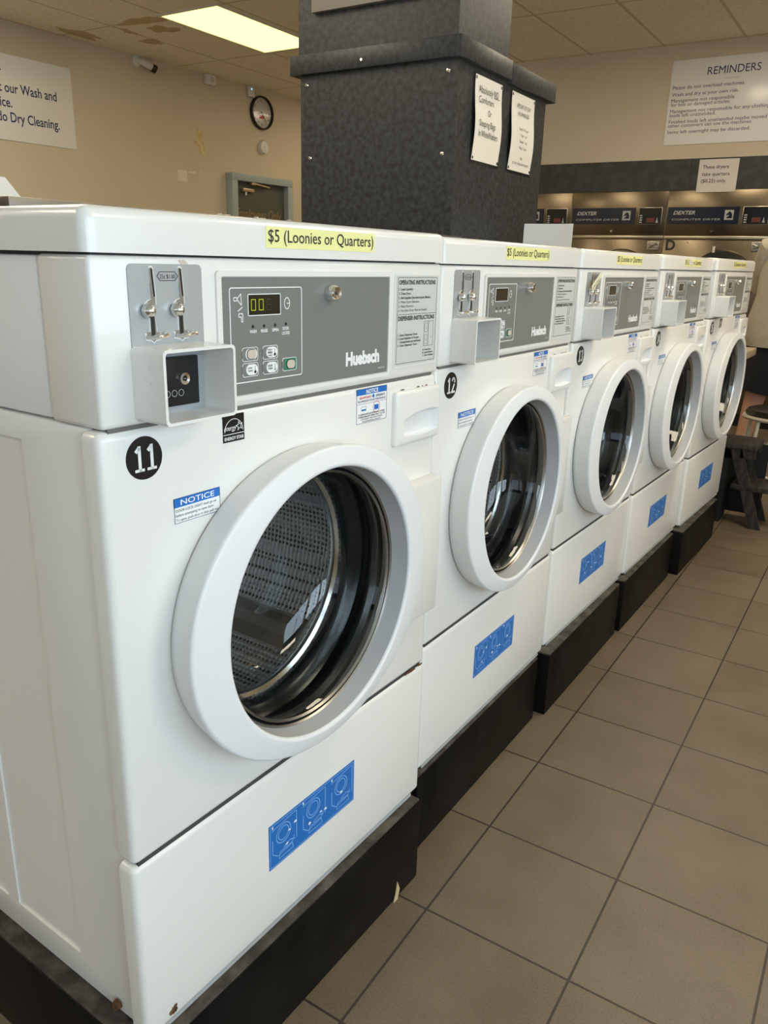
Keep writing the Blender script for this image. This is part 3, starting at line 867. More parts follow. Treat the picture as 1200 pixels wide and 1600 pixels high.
    outline(b, .5600, .6790, 1.0975, 1.2335, .002, .0007, .0018, .0020, 'ink_black')
    b.box(.0018, .0020, .5600, .6790, 1.1755, 1.1762, 'ink_black')
    L_ = lambda s_, y_, z_, sz, w_, bo=0.0: b.text(s_, (.0019, y_, z_), YR, ZU, sz, 'ink_black', width=w_, bold=bo, off=.0002)
    L_('OPERATING INSTRUCTIONS', .563, 1.2225, .0095, .110, .03)
    for i, (s_, w_) in enumerate((('1. Load Laundry.', .042), ('2. Close Door.', .036), ('3. Add Supplies (See Instructions Below).', .096), ('4. Make Cycle Selection.', .062), ('5. Make Payment.', .044), ('6. Press Start (Door Must be Closed).', .086))):
        L_(s_, .563, 1.2135 - i * .0066, .0055, w_, .02)
    L_('DISPENSER INSTRUCTIONS', .563, 1.1665, .0095, .110, .03)
    for i, (s_, w_) in enumerate((('1. Open Dispenser Door.', .060), ('2. Load Supplies in Proper', .064), ('Compartment (as Indicated).', .064), ('3. Close Dispenser Door.', .060))):
        L_(s_, .563 + (.006 if i == 2 else 0), 1.1420 - i * .0055, .0048, w_, .02)
    outline(b, .642, .672, 1.122, 1.163, .0005, .0006, .0018, .0020, 'ink_black'); b.box(.0018, .0020, .6565, .6572, 1.122, 1.163, 'ink_black')
    outline(b, .645, .654, 1.125, 1.141, .0005, .0005, .0018, .0020, 'ink_black'); outline(b, .645, .654, 1.145, 1.160, .0005, .0005, .0018, .0020, 'ink_black')
    L_('C', .6485, 1.1495, .004, .0022); L_('B', .6485, 1.131, .004, .0022); L_('A', .663, 1.135, .004, .0026)
    for i, (s_, w_) in enumerate((('A. Detergent', .026), ('B. Liquid Bleach', .033), ('C. Fabric Softener', .035))): L_(s_, .640, 1.1145 - i * .0048, .0042, w_, .02)
    b.obj('instruction_label', t)
    # --- coin acceptor
    b = B(); b.prism(rr(.046, .150, 1.150, 1.2475, .006), -.001, .0016, 'coin_plate')
    hx = [(.0845, 1.2345), (.0885, 1.2395), (.1105, 1.2395), (.1145, 1.2345), (.1105, 1.2295), (.0885, 1.2295)]
    hi = [(.0855, 1.2345), (.0889, 1.2388), (.1101, 1.2388), (.1135, 1.2345), (.1101, 1.2302), (.0889, 1.2302)]
    b.ringstrip(hx, hi, .0016, .0019, 'ink_black')
    b.text('25¢ $1.00', (.0017, .0995, 1.2320), YR, ZU, .0065, 'ink_black', align='C', width=.022, off=.0002)
    cp = b.obj('coin_plate', t)
    for y_ in (.0765, .1170):
        b = B()
        out_ = [(y_ - .0030, 1.2435), (y_ - .0015, 1.2452), (y_ + .0015, 1.2452), (y_ + .0030, 1.2435), (y_ + .0050, 1.2150), (y_ + .0050, 1.2045), (y_ + .001, 1.2035), (y_ + .0005, 1.1935), (y_ + .0025, 1.1900), (y_ + .0040, 1.1790), (y_ + .0040, 1.1740), (y_ + .0095, 1.1730), (y_ + .0095, 1.1660), (y_ + .0020, 1.1650), (y_ - .001, 1.1625), (y_ - .004, 1.1650), (y_ - .0125, 1.1665), (y_ - .0125, 1.1740), (y_ - .0060, 1.1745), (y_ - .0060, 1.1900), (y_ - .0110, 1.1925), (y_ - .0140, 1.1975), (y_ - .0125, 1.2050), (y_ - .0070, 1.2090), (y_ - .0010, 1.2110)]
        cgx = sum(p[0] for p in out_) / len(out_); 
        b.prism(out_, .0014, .0024, 'white_print')
        b.prism([(cgx + (p[0] - cgx) * .80, 1.2035 + (p[1] - 1.2035) * .965) for p in out_], .0016, .0030, 'steel_dull')
        b.prism([(y_ - .0012, 1.2425), (y_ + .0010, 1.2425), (y_ + .0034, 1.2130), (y_ + .0012, 1.2130)], .0028, .0033, 'slot_black')
        b.box(.0028, .0034, y_ - .0042, y_ + .0005, 1.1690, 1.1935, 'slot_black')
        b.obj('coin_slot', cp)
        b = B()
        b.lathe([(0, .0155), (.003, .0150), (.0058, .0125), (.0078, .008), (.0080, .0045), (.0060, .0028)], y_ - .0095, 1.1985, 'chrome', 22); b.obj('return_knob', cp)
        b = B(); b.tube([(.003, y_ - .011, 1.1700), (.008, y_ - .006, 1.1700), (.011, y_ + .004, 1.1705), (.009, y_ + .014, 1.1715), (.003, y_ + .0155, 1.1720)], .0027, 'chrome', 8); b.obj('return_lever', cp)
    # --- protruding coin box
    CB0, CB1, CZ0, CZ1, CX = .044, .150, 1.079, 1.161, .053
    b = B()
    b.ringstrip(rr(CB0, CB1, CZ0, CZ1, .006), rr(CB0 + .0035, CB1 - .0035, CZ0 + .0035, CZ1 - .0035, .004), .0, CX, 'enamel')
    for z_ in (1.140, 1.122, 1.100): b.lathe([(.0032, CB0 - .0003), (.0036, CB0 - .0006), (.0040, CB0 - .0003)], .033, z_, 'door_plastic', 14, axis='y')
    cb = b.obj('coin_box', t)
    b = B(); b.box(-.001, .004, CB0 + .003, CB1 - .003, CZ0 + .003, CZ1 - .003, 'coin_plate'); b.box(.004, .007, CB0 + .006, CB1 - .006, 1.140, 1.146, 'coin_plate'); b.obj('back_plate', cb)
    b = B(); b.box(.004, .012, CB0 + .006, CB0 + .086, CZ0 + .012, CZ1 - .014, 'badge_black', .0015); b.lathe([(0, .012), (.0035, .012), (.0036, .0150), (.0070, .0155), (.0078, .012)], CB0 + .062, 1.122, 'chrome', 20)
    for k in range(3): b.ringstrip(circ(CB0 + .038 + k * .010, 1.106, .004, 14), circ(CB0 + .038 + k * .010, 1.106, .0034, 14), .012, .0122, 'grey_plastic')
    b.obj('lock_plate', cb)
    # --- stickers
    b = B(); b.box(-.001, .0008, .457, .538, 1.0135, 1.0675, 'sticker_white'); b.box(0, .0010, .457, .538, 1.0580, 1.0675, 'sticker_blue')
    outline(b, .457, .538, 1.0135, 1.0675, .0004, .0005, .0008, .0011, 'navy')
    b.text('NOTICE', (.0011, .4975, 1.0595), YR, ZU, .0090, 'white_print', align='C', width=.032, bold=.03, off=.0002)
    T_ = lambda s_, y_, z_, w_, mt='ink_black', sz=.0050: b.text(s_, (.0009, y_, z_), YR, ZU, sz, mt, align='C', width=w_, bold=.02, off=.0002)
    T_('HIGH EFFICIENCY', .480, 1.0520, .032, 'red_print'); T_('DETERGENT IS', .520, 1.0520, .024, 'navy'); T_('RECOMMENDED FOR BEST PERFORMANCE', .4975, 1.0465, .074, 'navy')
    b.lathe([(0, .0010), (.0030, .0010)], .5010, 1.0540, 'sticker_blue', 14)
    b.box(.0008, .0010, .457, .538, 1.0438, 1.0442, 'navy')
    b.box(.0008, .0010, .470, .482, 1.0330, 1.0355, 'sticker_blue'); outline(b, .470, .482, 1.0330, 1.0400, .0003, .0004, .0008, .0010, 'navy')
    b.box(.0008, .0010, .504, .516, 1.0315, 1.0395, 'sticker_blue'); b.ringstrip(circ(.510, 1.0355, .0095, 24), circ(.510, 1.0355, .0089, 24), .0008, .0011, 'red_print')
    for i, s_ in enumerate(('IF USING NON HE DETERGENT, AVOID', 'OVERDOSING BY USING ONLY 1/2 THE', 'DETERGENT MANUFACTURERS', 'RECOMMENDED AMOUNT')): T_(s_, .4975, 1.0262 - i * .0038, (.070, .072, .058, .05)[i], 'ink_black', .0036)
    b.obj('detergent_notice', t)
    b = B(); b.box(-.001, .0008, .0915, .1665, .9455, .9770, 'sticker_white'); b.box(0, .0010, .0915, .1665, .9655, .9770, 'sticker_blue'); outline(b, .0915, .1665, .9455, .9770, .0004, .0005, .0008, .0011, 'navy')
    b.text('NOTICE', (.0011, .129, .9678), YR, ZU, .0098, 'white_print', align='C', width=.055, bold=.01, off=.0002)
    for i, (s_, w_) in enumerate((('DOOR LOCK LIGHT must go on', .066), ('before attempting to open door.', .062), ('To open, push door in then pull out.', .070))): b.text(s_, (.0009, .0935, .9595 - i * .0058), YR, ZU, .0050, 'ink_black', width=w_, off=.0002)
    b.obj('door_notice', t)
    # --- blue pictogram label on the lower panel
    b = B(); b.box(-.001, .0008, .243, .467, .318, .4025, 'blue_label')
    outline(b, .2455, .4645, .3205, .4000, .0004, .0007, .0008, .0010, 'blue_line')
    for y0 in (.247, .322, .398):
        b.box(.0008, .0010, y0 + .003, y0 + .006, .3935, .3980, 'sticker_white')
        scribble(b, .0010, [('ring', y0 + .030, .372, .018, .018), ('ring', y0 + .030, .372, .013, .013), ('line', [(y0 + .002, .390), (y0 + .05, .395), (y0 + .062, .395), (y0 + .062, .342)]),
                           ('line', [(y0 + .004, .345), (y0 + .004, .372)]), ('line', [(y0 + .004, .345), (y0 + .016, .335), (y0 + .05, .338), (y0 + .056, .350)]), ('line', [(y0 + .018, .328), (y0 + .054, .328), (y0 + .050, .340), (y0 + .022, .340), (y0 + .018, .328)]),
                           ('line', [(y0 + .03, .343), (y0 + .045, .348), (y0 + .058, .343)])], 'blue_line')
    rnd = random.Random(4)
    for cy, cz in ((.292, .368), (.306, .375), (.343, .347), (.372, .352), (.385, .350), (.430, .357), (.285, .345)):
        pts = [(cy + rnd.uniform(.002, .005) * math.cos(a), cz + rnd.uniform(.001, .0035) * math.sin(a)) for a in [k * PI / 3.5 for k in range(7)]]
        b.prism(pts, .0008, .0012, 'sticker_white')
    b.obj('pictogram_label', t)
    # --- detergent drawer
    b = B()
    b.box(-.004, .010, .5555, WD - .004, .9600, 1.0530, 'enamel', .007, 4, lambda p, q: p.x > 0 or q.x > 0)
    dw = b.obj('detergent_drawer', t)
    n = 26
    hp = []
    for k in range(n + 1):                                             # eye-shaped recess
        u_ = k / n; hp.append((.580 + .110 * u_, 1.0 + .0155 * math.sin(PI * min(1, u_ * .62 + .10))))
    for k in range(n + 1):
        u_ = 1 - k / n; hp.append((.580 + .110 * u_, .9765 - .004 * math.sin(PI * u_)))
    c = B(); c.prism(hp, .0, .05, 'door_plastic'); cu = c.obj('cut'); boolean(dw, cu)
    b = B(); b.box(-.0065, -.0035, .551, WD - .004, .9555, 1.0560, 'enamel_dark_gap', 0)
    vs = []; fs = []
    m_ = len(hp)
    for j, (f_, xx) in enumerate(((1.0, .0098), (.92, .0045), (.7, .0008), (0.0, .0000))):
        for p in hp: vs.append((xx, .635 + (p[0] - .635) * f_, .985 + (p[1] - .985) * f_))
    for j in range(3):
        for i in range(m_): fs.append((j * m_ + i, j * m_ + (i + 1) % m_, (j + 1) * m_ + (i + 1) % m_, (j + 1) * m_ + i))
    b.add(vs, fs, 'door_plastic', True)
    b.obj('finger_pull', dw)
    # --- rust marks round the drawer
    b = B()
    for y_, w_ in ((.577, .014), (.628, .010), (.645, .004), (.655, .009)):
        b.prism([(y_, 1.0535), (y_ + w_, 1.0532), (y_ + w_ * .8, 1.0550), (y_ + w_ * .3, 1.0545)], .0002, .0009, 'rust')
    b.obj('rust_marks', dw)
    # --- hinge cover at the right of the door
    b = B(); b.box(-.001, .025, .50, WD - .010, .628, .890, 'enamel', .005, 2, lambda p, q: p.x > 0 or q.x > 0)
    hc = b.obj('hinge_cover', t)
    c = B(); c.lathe([(0, -.1), (.224, -.1), (.224, .09), (0, .09)], DCY, DCZ, 'enamel', 64); cu = c.obj('cut'); boolean(hc, cu)
    # --- door
    b = B()
    b.oval([(.212, .212, .001), (.252, .226, .001), (.2555, .2285, .004), (.2575, .230, .012), (.2665, .2325, .046), (.2668, .2328, .0490), (.2655, .2318, .0515), (.2635, .2300, .0530), (.2620, .2288, .0534),
            (.2130, .2095, .0605), (.2115, .2080, .0606), (.2085, .2055, .0602), (.2065, .2037, .0585), (.2058, .2030, .056)], DCY, DCZ, 'door_plastic', 112)
    b.oval([(.2058, .2030, .056), (.2015, .2010, .030), (.2005, .2005, .024)], DCY, DCZ, 'rim_inner', 96)
    door = b.obj('door', t, sharp=50)
    b = B()
    b.lathe([(.2005, .026), (.1985, .029), (.1965, .026)], DCY, DCZ, 'steel_dull', 80); b.lathe([(.1965, .026), (.1945, .022), (.1925, .026)], DCY, DCZ, 'rubber', 80); b.lathe([(.1925, .026), (.1905, .028), (.1885, .024)], DCY, DCZ, 'steel_dull', 80)
    b.obj('trim_ring', door)
    b = B()
    b.lathe([(.1890, .024), (.187, .022), (.182, .010), (.176, -.010), (.168, -.040), (.155, -.068), (.135, -.085), (.105, -.094), (.06, -.098), (0, -.099)], DCY, DCZ, 'door_glass', 72)
    b.obj('glass_bowl', door)
    # --- tub: rubber bellows, drum lip, drum
    b = B()
    b.lathe([(.2215, -.001), (.205, -.002), (.198, -.010), (.202, -.022), (.214, -.032), (.216, -.046), (.208, -.054), (.200, -.058), (.195, -.066), (.196, -.076), (.203, -.084), (.235, -.088)], DCY, DCZ, 'rubber', 72)
    b.obj('door_gasket', t)
    b = B()
    b.lathe([(.206, -.082), (.192, -.084), (.188, -.090), (.190, -.100), (.205, -.106), (.232, -.125), (.238, -.150), (.238, -.420)], DCY, DCZ, 'drum_steel', 72)
    b.lathe([(.238, -.420), (.20, -.432), (.12, -.437), (0, -.440)], DCY, DCZ, 'drum_steel', 72)
    dr = b.obj('drum', t)
    b = B(); b.lathe([(.1935, -.0805), (.1875, -.0845), (.1865, -.090), (.189, -.095)], DCY, DCZ, 'chrome', 72); b.obj('drum_lip', dr)
    for k in range(3):
        a = 2 * PI * k / 3 - .85
        ca, sa = math.cos(a), math.sin(a)
        b = B()
        vs = []
        for x_ in (-.14, -.41):
            for w_, rr_ in ((-.035, .237), (-.018, .198), (0, .190), (.018, .198), (.035, .237)):
                vs.append((x_, DCY + rr_ * ca - w_ * sa, DCZ + rr_ * sa + w_ * ca))
        fs = [(i, i + 1, i + 6, i + 5) for i in range(4)] + [(0, 1, 2, 3, 4), (9, 8, 7, 6, 5)]
        b.add(vs, fs, 'steel_dull', True); b.obj('drum_paddle', dr)
    return t

def numeral(t, num):
    b = B()
    b.lathe([(0, .0012), (.0250, .0012), (.0256, -.001)], .053, 1.0355, 'badge_black', 48)
    w_, h_, th = .0142, .0300, .0040
    for k, ch in enumerate(num):
        oy = .0530 - w_ - .0012 if k == 0 else .0530 + .0018
        oz = 1.0355 - h_ / 2
        def ln(y0, z0, y1, z1, q=th):
            d_ = Vector((y1 - y0, z1 - z0)).normalized(); n_ = Vector((-d_.y, d_.x)) * q / 2
            b.prism([(oy + y0 + n_.x, oz + z0 + n_.y), (oy + y0 - n_.x, oz + z0 - n_.y), (oy + y1 - n_.x, oz + z1 - n_.y), (oy + y1 + n_.x, oz + z1 + n_.y)], .0011, .0016, 'white_print')
        def arcs(cy, cz, ry, rz, a0, a1, n=10):
            p = [(cy + ry * math.cos(math.radians(a0 + (a1 - a0) * i / n)), cz + rz * math.sin(math.radians(a0 + (a1 - a0) * i / n))) for i in range(n + 1)]
            for (a, c) in zip(p[:-1], p[1:]):
                e_ = (Vector(c) - Vector(a)).normalized() * .0006
                ln(a[0] - e_.x, a[1] - e_.y, c[0] + e_.x, c[1] + e_.y)
        q = th / 2
        if ch == '1': ln(w_ / 2 + .001, 0, w_ / 2 + .001, h_); ln(w_ / 2 - .0042, h_ - .0070, w_ / 2 + .001, h_ - q, .0042); ln(.0010, q * .8, w_, q * .8, th * .8)
        if ch == '2': arcs(w_ / 2, h_ - w_ / 2 - .0005, w_ / 2 - q, w_ / 2 - q + .0005, 170, -25); ln(w_ - q - .0008, h_ * .56, q + .0004, q + .001); ln(0, q, w_, q)
        if ch == '3': arcs(w_ / 2, h_ - .0078, w_ / 2 - q, .0078 - q, 160, -80); arcs(w_ / 2, .0078, w_ / 2 - q, .0078 - q, 80, -160)
        if ch == '4': ln(w_ * .72, 0, w_ * .72, h_); ln(w_ * .66, h_ - .0005, .0008, h_ * .30, .0040); ln(-.0004, h_ * .26, w_ + .0008, h_ * .26, .0042)
        if ch == '5': ln(.0005, h_ - q, w_ - .0005, h_ - q); ln(q + .0004, h_, q, h_ * .50); arcs(w_ / 2 - .0004, .0088, w_ / 2 - q + .0004, .0088 - q, 125, -160)
    b.obj('number_badge', t)
def energy_label(t):
    b = B(); b.box(-.001, .0008, .176, .2135, 1.0315, 1.0665, 'badge_black'); b.box(.0006, .0010, .1765, .213, 1.0410, 1.0418, 'white_print')
    arc = [(.1948 + .0165 * math.cos(a), 1.0445 + .0165 * math.sin(a)) for a in [PI * k / 14 for k in range(15)]]
    arci = [(.1948 + .0158 * math.cos(a), 1.0445 + .0158 * math.sin(a)) for a in [PI * k / 14 for k in range(15)]]
    b.ringstrip(arc, arci, .0008, .0011, 'white_print')
    star = []
    for k in range(10):
        r_ = .0068 if k % 2 == 0 else .0028
        a = PI / 2 + k * PI / 5 + .2
        star.append((.2045 + r_ * math.cos(a), 1.0505 + r_ * math.sin(a)))
    star2 = [(.2045 + (p[0] - .2045) * .72, 1.0505 + (p[1] - 1.0505) * .72) for p in star]
    b.ringstrip(star, star2, .0008, .0011, 'white_print')
    b.text('energy', (.0010, .1775, 1.0465), YR, ZU, .0095, 'white_print', width=.022, shear=.4, off=.0002)
    b.text('ENERGY STAR', (.0010, .1948, 1.0340), YR, ZU, .0060, 'white_print', align='C', width=.034, bold=.02, off=.0002)
    b.obj('energy_label', t)

w0 = make_washer()
SPOTS = [(0.0, 0.0, -.0412, .0003, 1.0), (-.0022, .7537, -.0152, -.0014, .985), (.0049, 1.4716, -.0296, -.0022, .985), (.0310, 2.1723, -.0321, -.0002, .98), (.0679, 2.8675, -.0481, .0017, .98)]
LABELS = ['white front-loading washer numbered 11, nearest of the row', 'white front-loading washer numbered 12, second from the front',
          'white front-loading washer numbered 13, with tape across its coin slots', 'white front-loading washer numbered 14, with a torn price label', 'white front-loading washer numbered 15, at the far end of the row']
washers = [w0] + [copy_tree(w0) for _ in SPOTS[1:]]
for i, (o, sp) in enumerate(zip(washers, SPOTS)):
    o.location = (sp[0], sp[1], sp[3]); o.rotation_euler = (0, 0, sp[2]); o.scale = (1, sp[4], 1)
    o['label'] = LABELS[i]; o['group'] = 'white washers in the row'
    numeral(o, str(11 + i))
energy_label(washers[0]); energy_label(washers[4])
# lit digits on the first machine
b = B()
def seg_digit(b, y0, z0, w, h, segs, name):
    t_ = .0009
    S_ = {'a': (y0, y0 + w, z0 + h - t_, z0 + h), 'd': (y0, y0 + w, z0, z0 + t_), 'b': (y0 + w - t_, y0 + w, z0 + h / 2, z0 + h), 'c': (y0 + w - t_, y0 + w, z0, z0 + h / 2),
          'e': (y0, y0 + t_, z0, z0 + h / 2), 'f': (y0, y0 + t_, z0 + h / 2, z0 + h), 'g': (y0, y0 + w, z0 + h / 2 - t_ / 2, z0 + h / 2 + t_ / 2)}
    for s_ in segs:
        a = S_[s_]; b.box(.0017, .0019, a[0], a[1], a[2], a[3], name)
seg_digit(b, .2305, 1.1930, .0085, .0140, 'abcdef', 'digit'); seg_digit(b, .2445, 1.1930, .0085, .0140, 'abcdef', 'digit'); seg_digit(b, .2585, 1.1930, .0085, .0140, 'abcdefg', 'digit_off')
b.obj('lit_digits', washers[0])
# torn strip of tape across the slots of number 13
b = B(); b.add([(.018, .036, 1.214), (.018, .098, 1.250), (.018, .106, 1.238), (.018, .046, 1.198), (.0185, .036, 1.214), (.0185, .098, 1.250), (.0185, .106, 1.238), (.0185, .046, 1.198)], [(0, 1, 2, 3), (7, 6, 5, 4), (0, 4, 5, 1), (1, 5, 6, 2), (2, 6, 7, 3), (3, 7, 4, 0)], 'tape_yellow')
b.text('COIN ONLY', (.0186, .046, 1.204), Vector((0, .86, .51)).normalized(), Vector((0, -.51, .86)).normalized(), .008, 'ink_black', width=.052, off=.0003); b.obj('tape_strip', washers[2])
# torn hole in label of number 14
b = B(); b.prism(blob(.335, 1.283, .028, .0105, 9), .0035, .0041, 'enamel'); b.obj('torn_patch', washers[3])
# chips and rust on the first machine's lower panel
b = B(); b.prism(blob(.040, .222, .006, .008, 21), -.0005, .0007, 'rust'); b.obj('rust_spot', washers[0]); b = B()
b.prism(blob(.645, .5010, .018, .0015, 5), -.001, .0012, 'rust'); b.obj('rust_spot', washers[0]); b = B(); b.prism(blob(.680, .5012, .006, .0018, 8), -.001, .0012, 'rust'); b.obj('rust_spot', washers[0])
b = B(); b.prism([(.118, 1.2515), (.126, 1.2525), (.132, 1.2480), (.122, 1.2462)], .0, .0006, 'button_beige'); b.obj('paint_chip', washers[0])
b = B(); b.lathe([(0, -.008), (.006, -.007), (.008, .0)], -.072, .222, 'rust', 12, axis='y'); b.lathe([(0, -.004), (.003, -.004), (.004, .0)], -.33, .66, 'grey_plastic', 10, axis='y'); b.obj('side_screw', washers[0])

# ------------------------------------------------------------------ plinths
PL = [(-.008, .678, .0453, 0.0, -.0412), (.735, 1.405, .0133, 0, -.012), (1.438, 2.092, .0428, 0, -.012), (2.122, 2.787, .0646, 0, -.020), (2.822, 3.466, .1155, 0, -.030)]
for i, (y0, y1, x1, _, a) in enumerate(PL):
    t = thing('plinth', 'black painted plinth under the washer numbered %d' % (11 + i), 'plinth', (x1, y1, 0), a if i else -.0412, 'black plinths under the washers')
    L = y1 - y0
    b = B(); b.box(-.72, 0, -L - (.016 if i == 0 else 0), 0, 0, .1925, 'plinth_black', .004); b.obj('box', t)
    b = B(); b.box(-.72, -.0015, -L - (.014 if i == 0 else 0), -.002, .1925, .1975, 'plinth_edge', .0015); b.obj('top_board', t)
    if 0 < i < 4:
        b = B(); b.box(-.70, -.035, .002, (PL[i + 1][0] - y1) - .002, .0, .185, 'bulk_black'); b.obj('gap_shade', t)  # black block put in for the shade between neighbouring plinths
# chipped brown skirting bit at the first plinth
b = B(); b.prism([(.585, 0), (.600, .0), (.606, .022), (.597, .045), (.592, .02)], .0462, .0480, 'stain'); o = b.obj('chipped_veneer'); o.parent = None
pl0 = [o_ for o_ in bpy.data.objects if o_.name == 'plinth'][0]
o.parent = pl0; o.location = (-.0453, -.678, 0)

# ------------------------------------------------------------------ paper holder behind the lids
t = thing('paper_sheet', 'blank white sheet standing on the washer lids beside the pillar', 'paper', (-.66, 2.92, 1.3040), group=None)
b = B()
n = 8; vs = []
for i in range(n + 1):
    u_ = i / n
    for z_ in (0, .130): vs.append((-.115 + .225 * u_, .012 * math.sin(PI * u_) + .02 * z_, z_))
fs = [(2 * i, 2 * i + 2, 2 * i + 3, 2 * i + 1) for i in range(n)]
b.add(vs, fs, 'sticker_white', True); b.add([(x, y + .0015, z) for x, y, z in vs], [f[::-1] for f in fs], 'sticker_white', True); b.obj('sheet', t)

# ------------------------------------------------------------------ end of the row: table, step stool, stool, bin, person
t = thing('folding_table', 'beige laminate table corner just past the last washer', 'table', (-.28, 3.86, 0))
b = B(); b.box(-.42, .375, -.22, .24, .838, .876, 'laminate', .004); b.obj('table_top', t)
for x_, y_ in ((-.38, -.14), (-.38, .20), (.02, -.14), (.02, .20)):
    b = B(); b.box(x_ - .02, x_ + .02, y_ - .02, y_ + .02, 0, .838, 'bulk_black'); b.obj('leg', t)

t = thing('step_stool', 'dark wooden two-step stool past the end of the washers', 'step stool', (0, 3.70, 0))
b = B(); b.box(-.12, .225, 0, .24, .405, .432, 'dark_wood', .003); b.obj('tread', t)
b = B(); b.box(.13, .42, .01, .23, .195, .222, 'dark_wood', .003); b.obj('tread', t)
for y_ in (.012, .205):
    b = B(); b.prism([(.100, .404), (.155, .404), (.300, .0), (.245, .0)], y_, y_ + .022, 'dark_wood', axis='y')
    b.prism([(.150, .404), (.222, .404), (.222, .36), (.150, .36)], y_, y_ + .022, 'dark_wood', axis='y')
    b.prism([(.36, .195), (.41, .195), (.46, 0), (.41, 0)], y_, y_ + .022, 'dark_wood', axis='y'); b.obj('side_frame', t)
    b = B(); b.prism([(-.10, .404), (-.05, .404), (-.08, 0), (-.13, 0)], y_, y_ + .022, 'dark_wood', axis='y'); b.obj('leg', t)
b = B(); b.box(-.10, .26, .228, .240, .02, .40, 'bulk_black'); b.obj('shade_board', t)  # black board added to paint the dark interior under the treads
t = thing('storage_bin', 'black bin in the shadow under the dark step stool', 'bin', (.03, 3.82, 0))
b = B()
b.ringstrip([(-.065, -.075), (.065, -.075), (.065, .075), (-.065, .075)], [(-.058, -.068), (.058, -.068), (.058, .068), (-.058, .068)], .0, .34, 'bulk_black', axis='z'); b.box(-.058, .058, -.068, .068, 0, .01, 'bulk_black')
b.obj('tub', t)
b = B(); b.ringstrip([(-.072, -.082), (.072, -.082), (.072, .082), (-.072, .082)], [(-.06, -.07), (.06, -.07), (.06, .07), (-.06, .07)], .330, .345, 'bulk_black', axis='z'); b.obj('rim', t)

t = thing('round_stool', 'cream metal stool with a black round cushion beside the person', 'stool', (.235, 4.22, 0))
b = B(); b.lathe([(0, .555), (.12, .553), (.150, .543), (.160, .525), (.155, .512), (0, .512)], 0, 0, 'cushion', 40, axis='z'); b.obj('cushion', t)
b = B(); b.lathe([(.150, .512), (.168, .512), (.174, .502), (.168, .492), (.150, .492), (.150, .512)], 0, 0, 'cream_metal', 40, axis='z'); b.obj('seat_ring', t)
for k in range(4):
    a = PI / 4 + k * PI / 2 + .3
    b = B(); b.tube([(.150 * math.cos(a), .150 * math.sin(a), .495), (.20 * math.cos(a), .20 * math.sin(a), .0)], .011, 'cream_metal', 10); b.obj('leg', t)
b = B(); pts = [(.178 * math.cos(2 * PI * k / 28), .178 * math.sin(2 * PI * k / 28), .20) for k in range(28)]; b.tube(pts, .008, 'cream_metal', 8, closed=True); b.obj('foot_ring', t)
b = B(); a = PI / 4 + .3
b.tube([(.155 * math.cos(a), .155 * math.sin(a), .45), (-.17 * math.cos(a), -.17 * math.sin(a), .30)], .006, 'cream_metal', 8)
b.tube([(.155 * math.cos(a + PI / 2), .155 * math.sin(a + PI / 2), .30), (-.155 * math.cos(a + PI / 2), -.155 * math.sin(a + PI / 2), .45)], .006, 'cream_metal', 8); b.obj('brace', t)

# person, standing with their back to us
def skin_mesh(name, pts, edges, radii, root, material, parent, sub=2, sx=None):
    me = bpy.data.meshes.new(name)
    me.from_pydata([Vector(p) for p in pts], edges, [])
    o = bpy.data.objects.new(name, me); C.objects.link(o)
    md = o.modifiers.new('skin', 'SKIN'); md.use_smooth_shade = True
    for i, v in enumerate(me.skin_vertices[0].data):
        r = radii[i]
        v.radius = r if isinstance(r, tuple) else (r, r)
        v.use_root = (i == root)
    s_ = o.modifiers.new('sub', 'SUBSURF'); s_.levels = sub; s_.render_levels = sub
    bpy.context.view_layer.update()
    dg = bpy.context.evaluated_depsgraph_get()
    me2 = bpy.data.meshes.new_from_object(o.evaluated_get(dg))
    o.modifiers.clear(); o.data = me2
    me2.materials.clear(); me2.materials.append(MATS[material])
    for p in me2.polygons: p.use_smooth = True
    if parent: o.parent = parent
    return o
PX, PY = .205, 4.72
t = thing('person', 'person in a beige t-shirt and black shorts standing past the last washer, back turned', 'person', (PX, PY, 0))
# body: x right, y away from camera (faces +y)
P = [(0, 0, .95), (0, .0, 1.10), (0, -.01, 1.28), (0, .0, 1.43), (0, .02, 1.52), (0, .045, 1.60), (0, .05, 1.70),       # 0-6 pelvis..head
     (-.18, .0, 1.41), (-.21, .10, 1.16), (-.15, .30, 1.06), (-.11, .36, 1.05),                                        # 7-10 left arm, wrist, palm
     (.19, .0, 1.41), (.25, .06, 1.17), (.17, .28, 1.06), (.13, .34, 1.05),                                            # 11-14 right arm
     (-.10, .0, .88), (-.165, .02, .50), (-.200, -.02, .10), (-.200, .0, .05), (-.210, .14, .035),                       # 15-19 left leg
     (.10, .0, .88), (.115, .02, .50), (.125, -.02, .10), (.125, .0, .05), (.135, .14, .035)]                            # 20-24 right leg
E_ = [(0, 1), (1, 2), (2, 3), (3, 4), (4, 5), (5, 6), (3, 7), (7, 8), (8, 9), (9, 10), (3, 11), (11, 12), (12, 13), (13, 14), (0, 15), (15, 16), (16, 17), (17, 18), (18, 19), (0, 20), (20, 21), (21, 22), (22, 23), (23, 24)]
R_ = [(.15, .11), (.14, .10), (.15, .105), (.11, .085), .052, .075, .085, .055, .044, .030, (.036, .016), .055, .044, .030, (.036, .016), .088, .062, .040, .036, .030, .088, .062, .040, .036, .030]
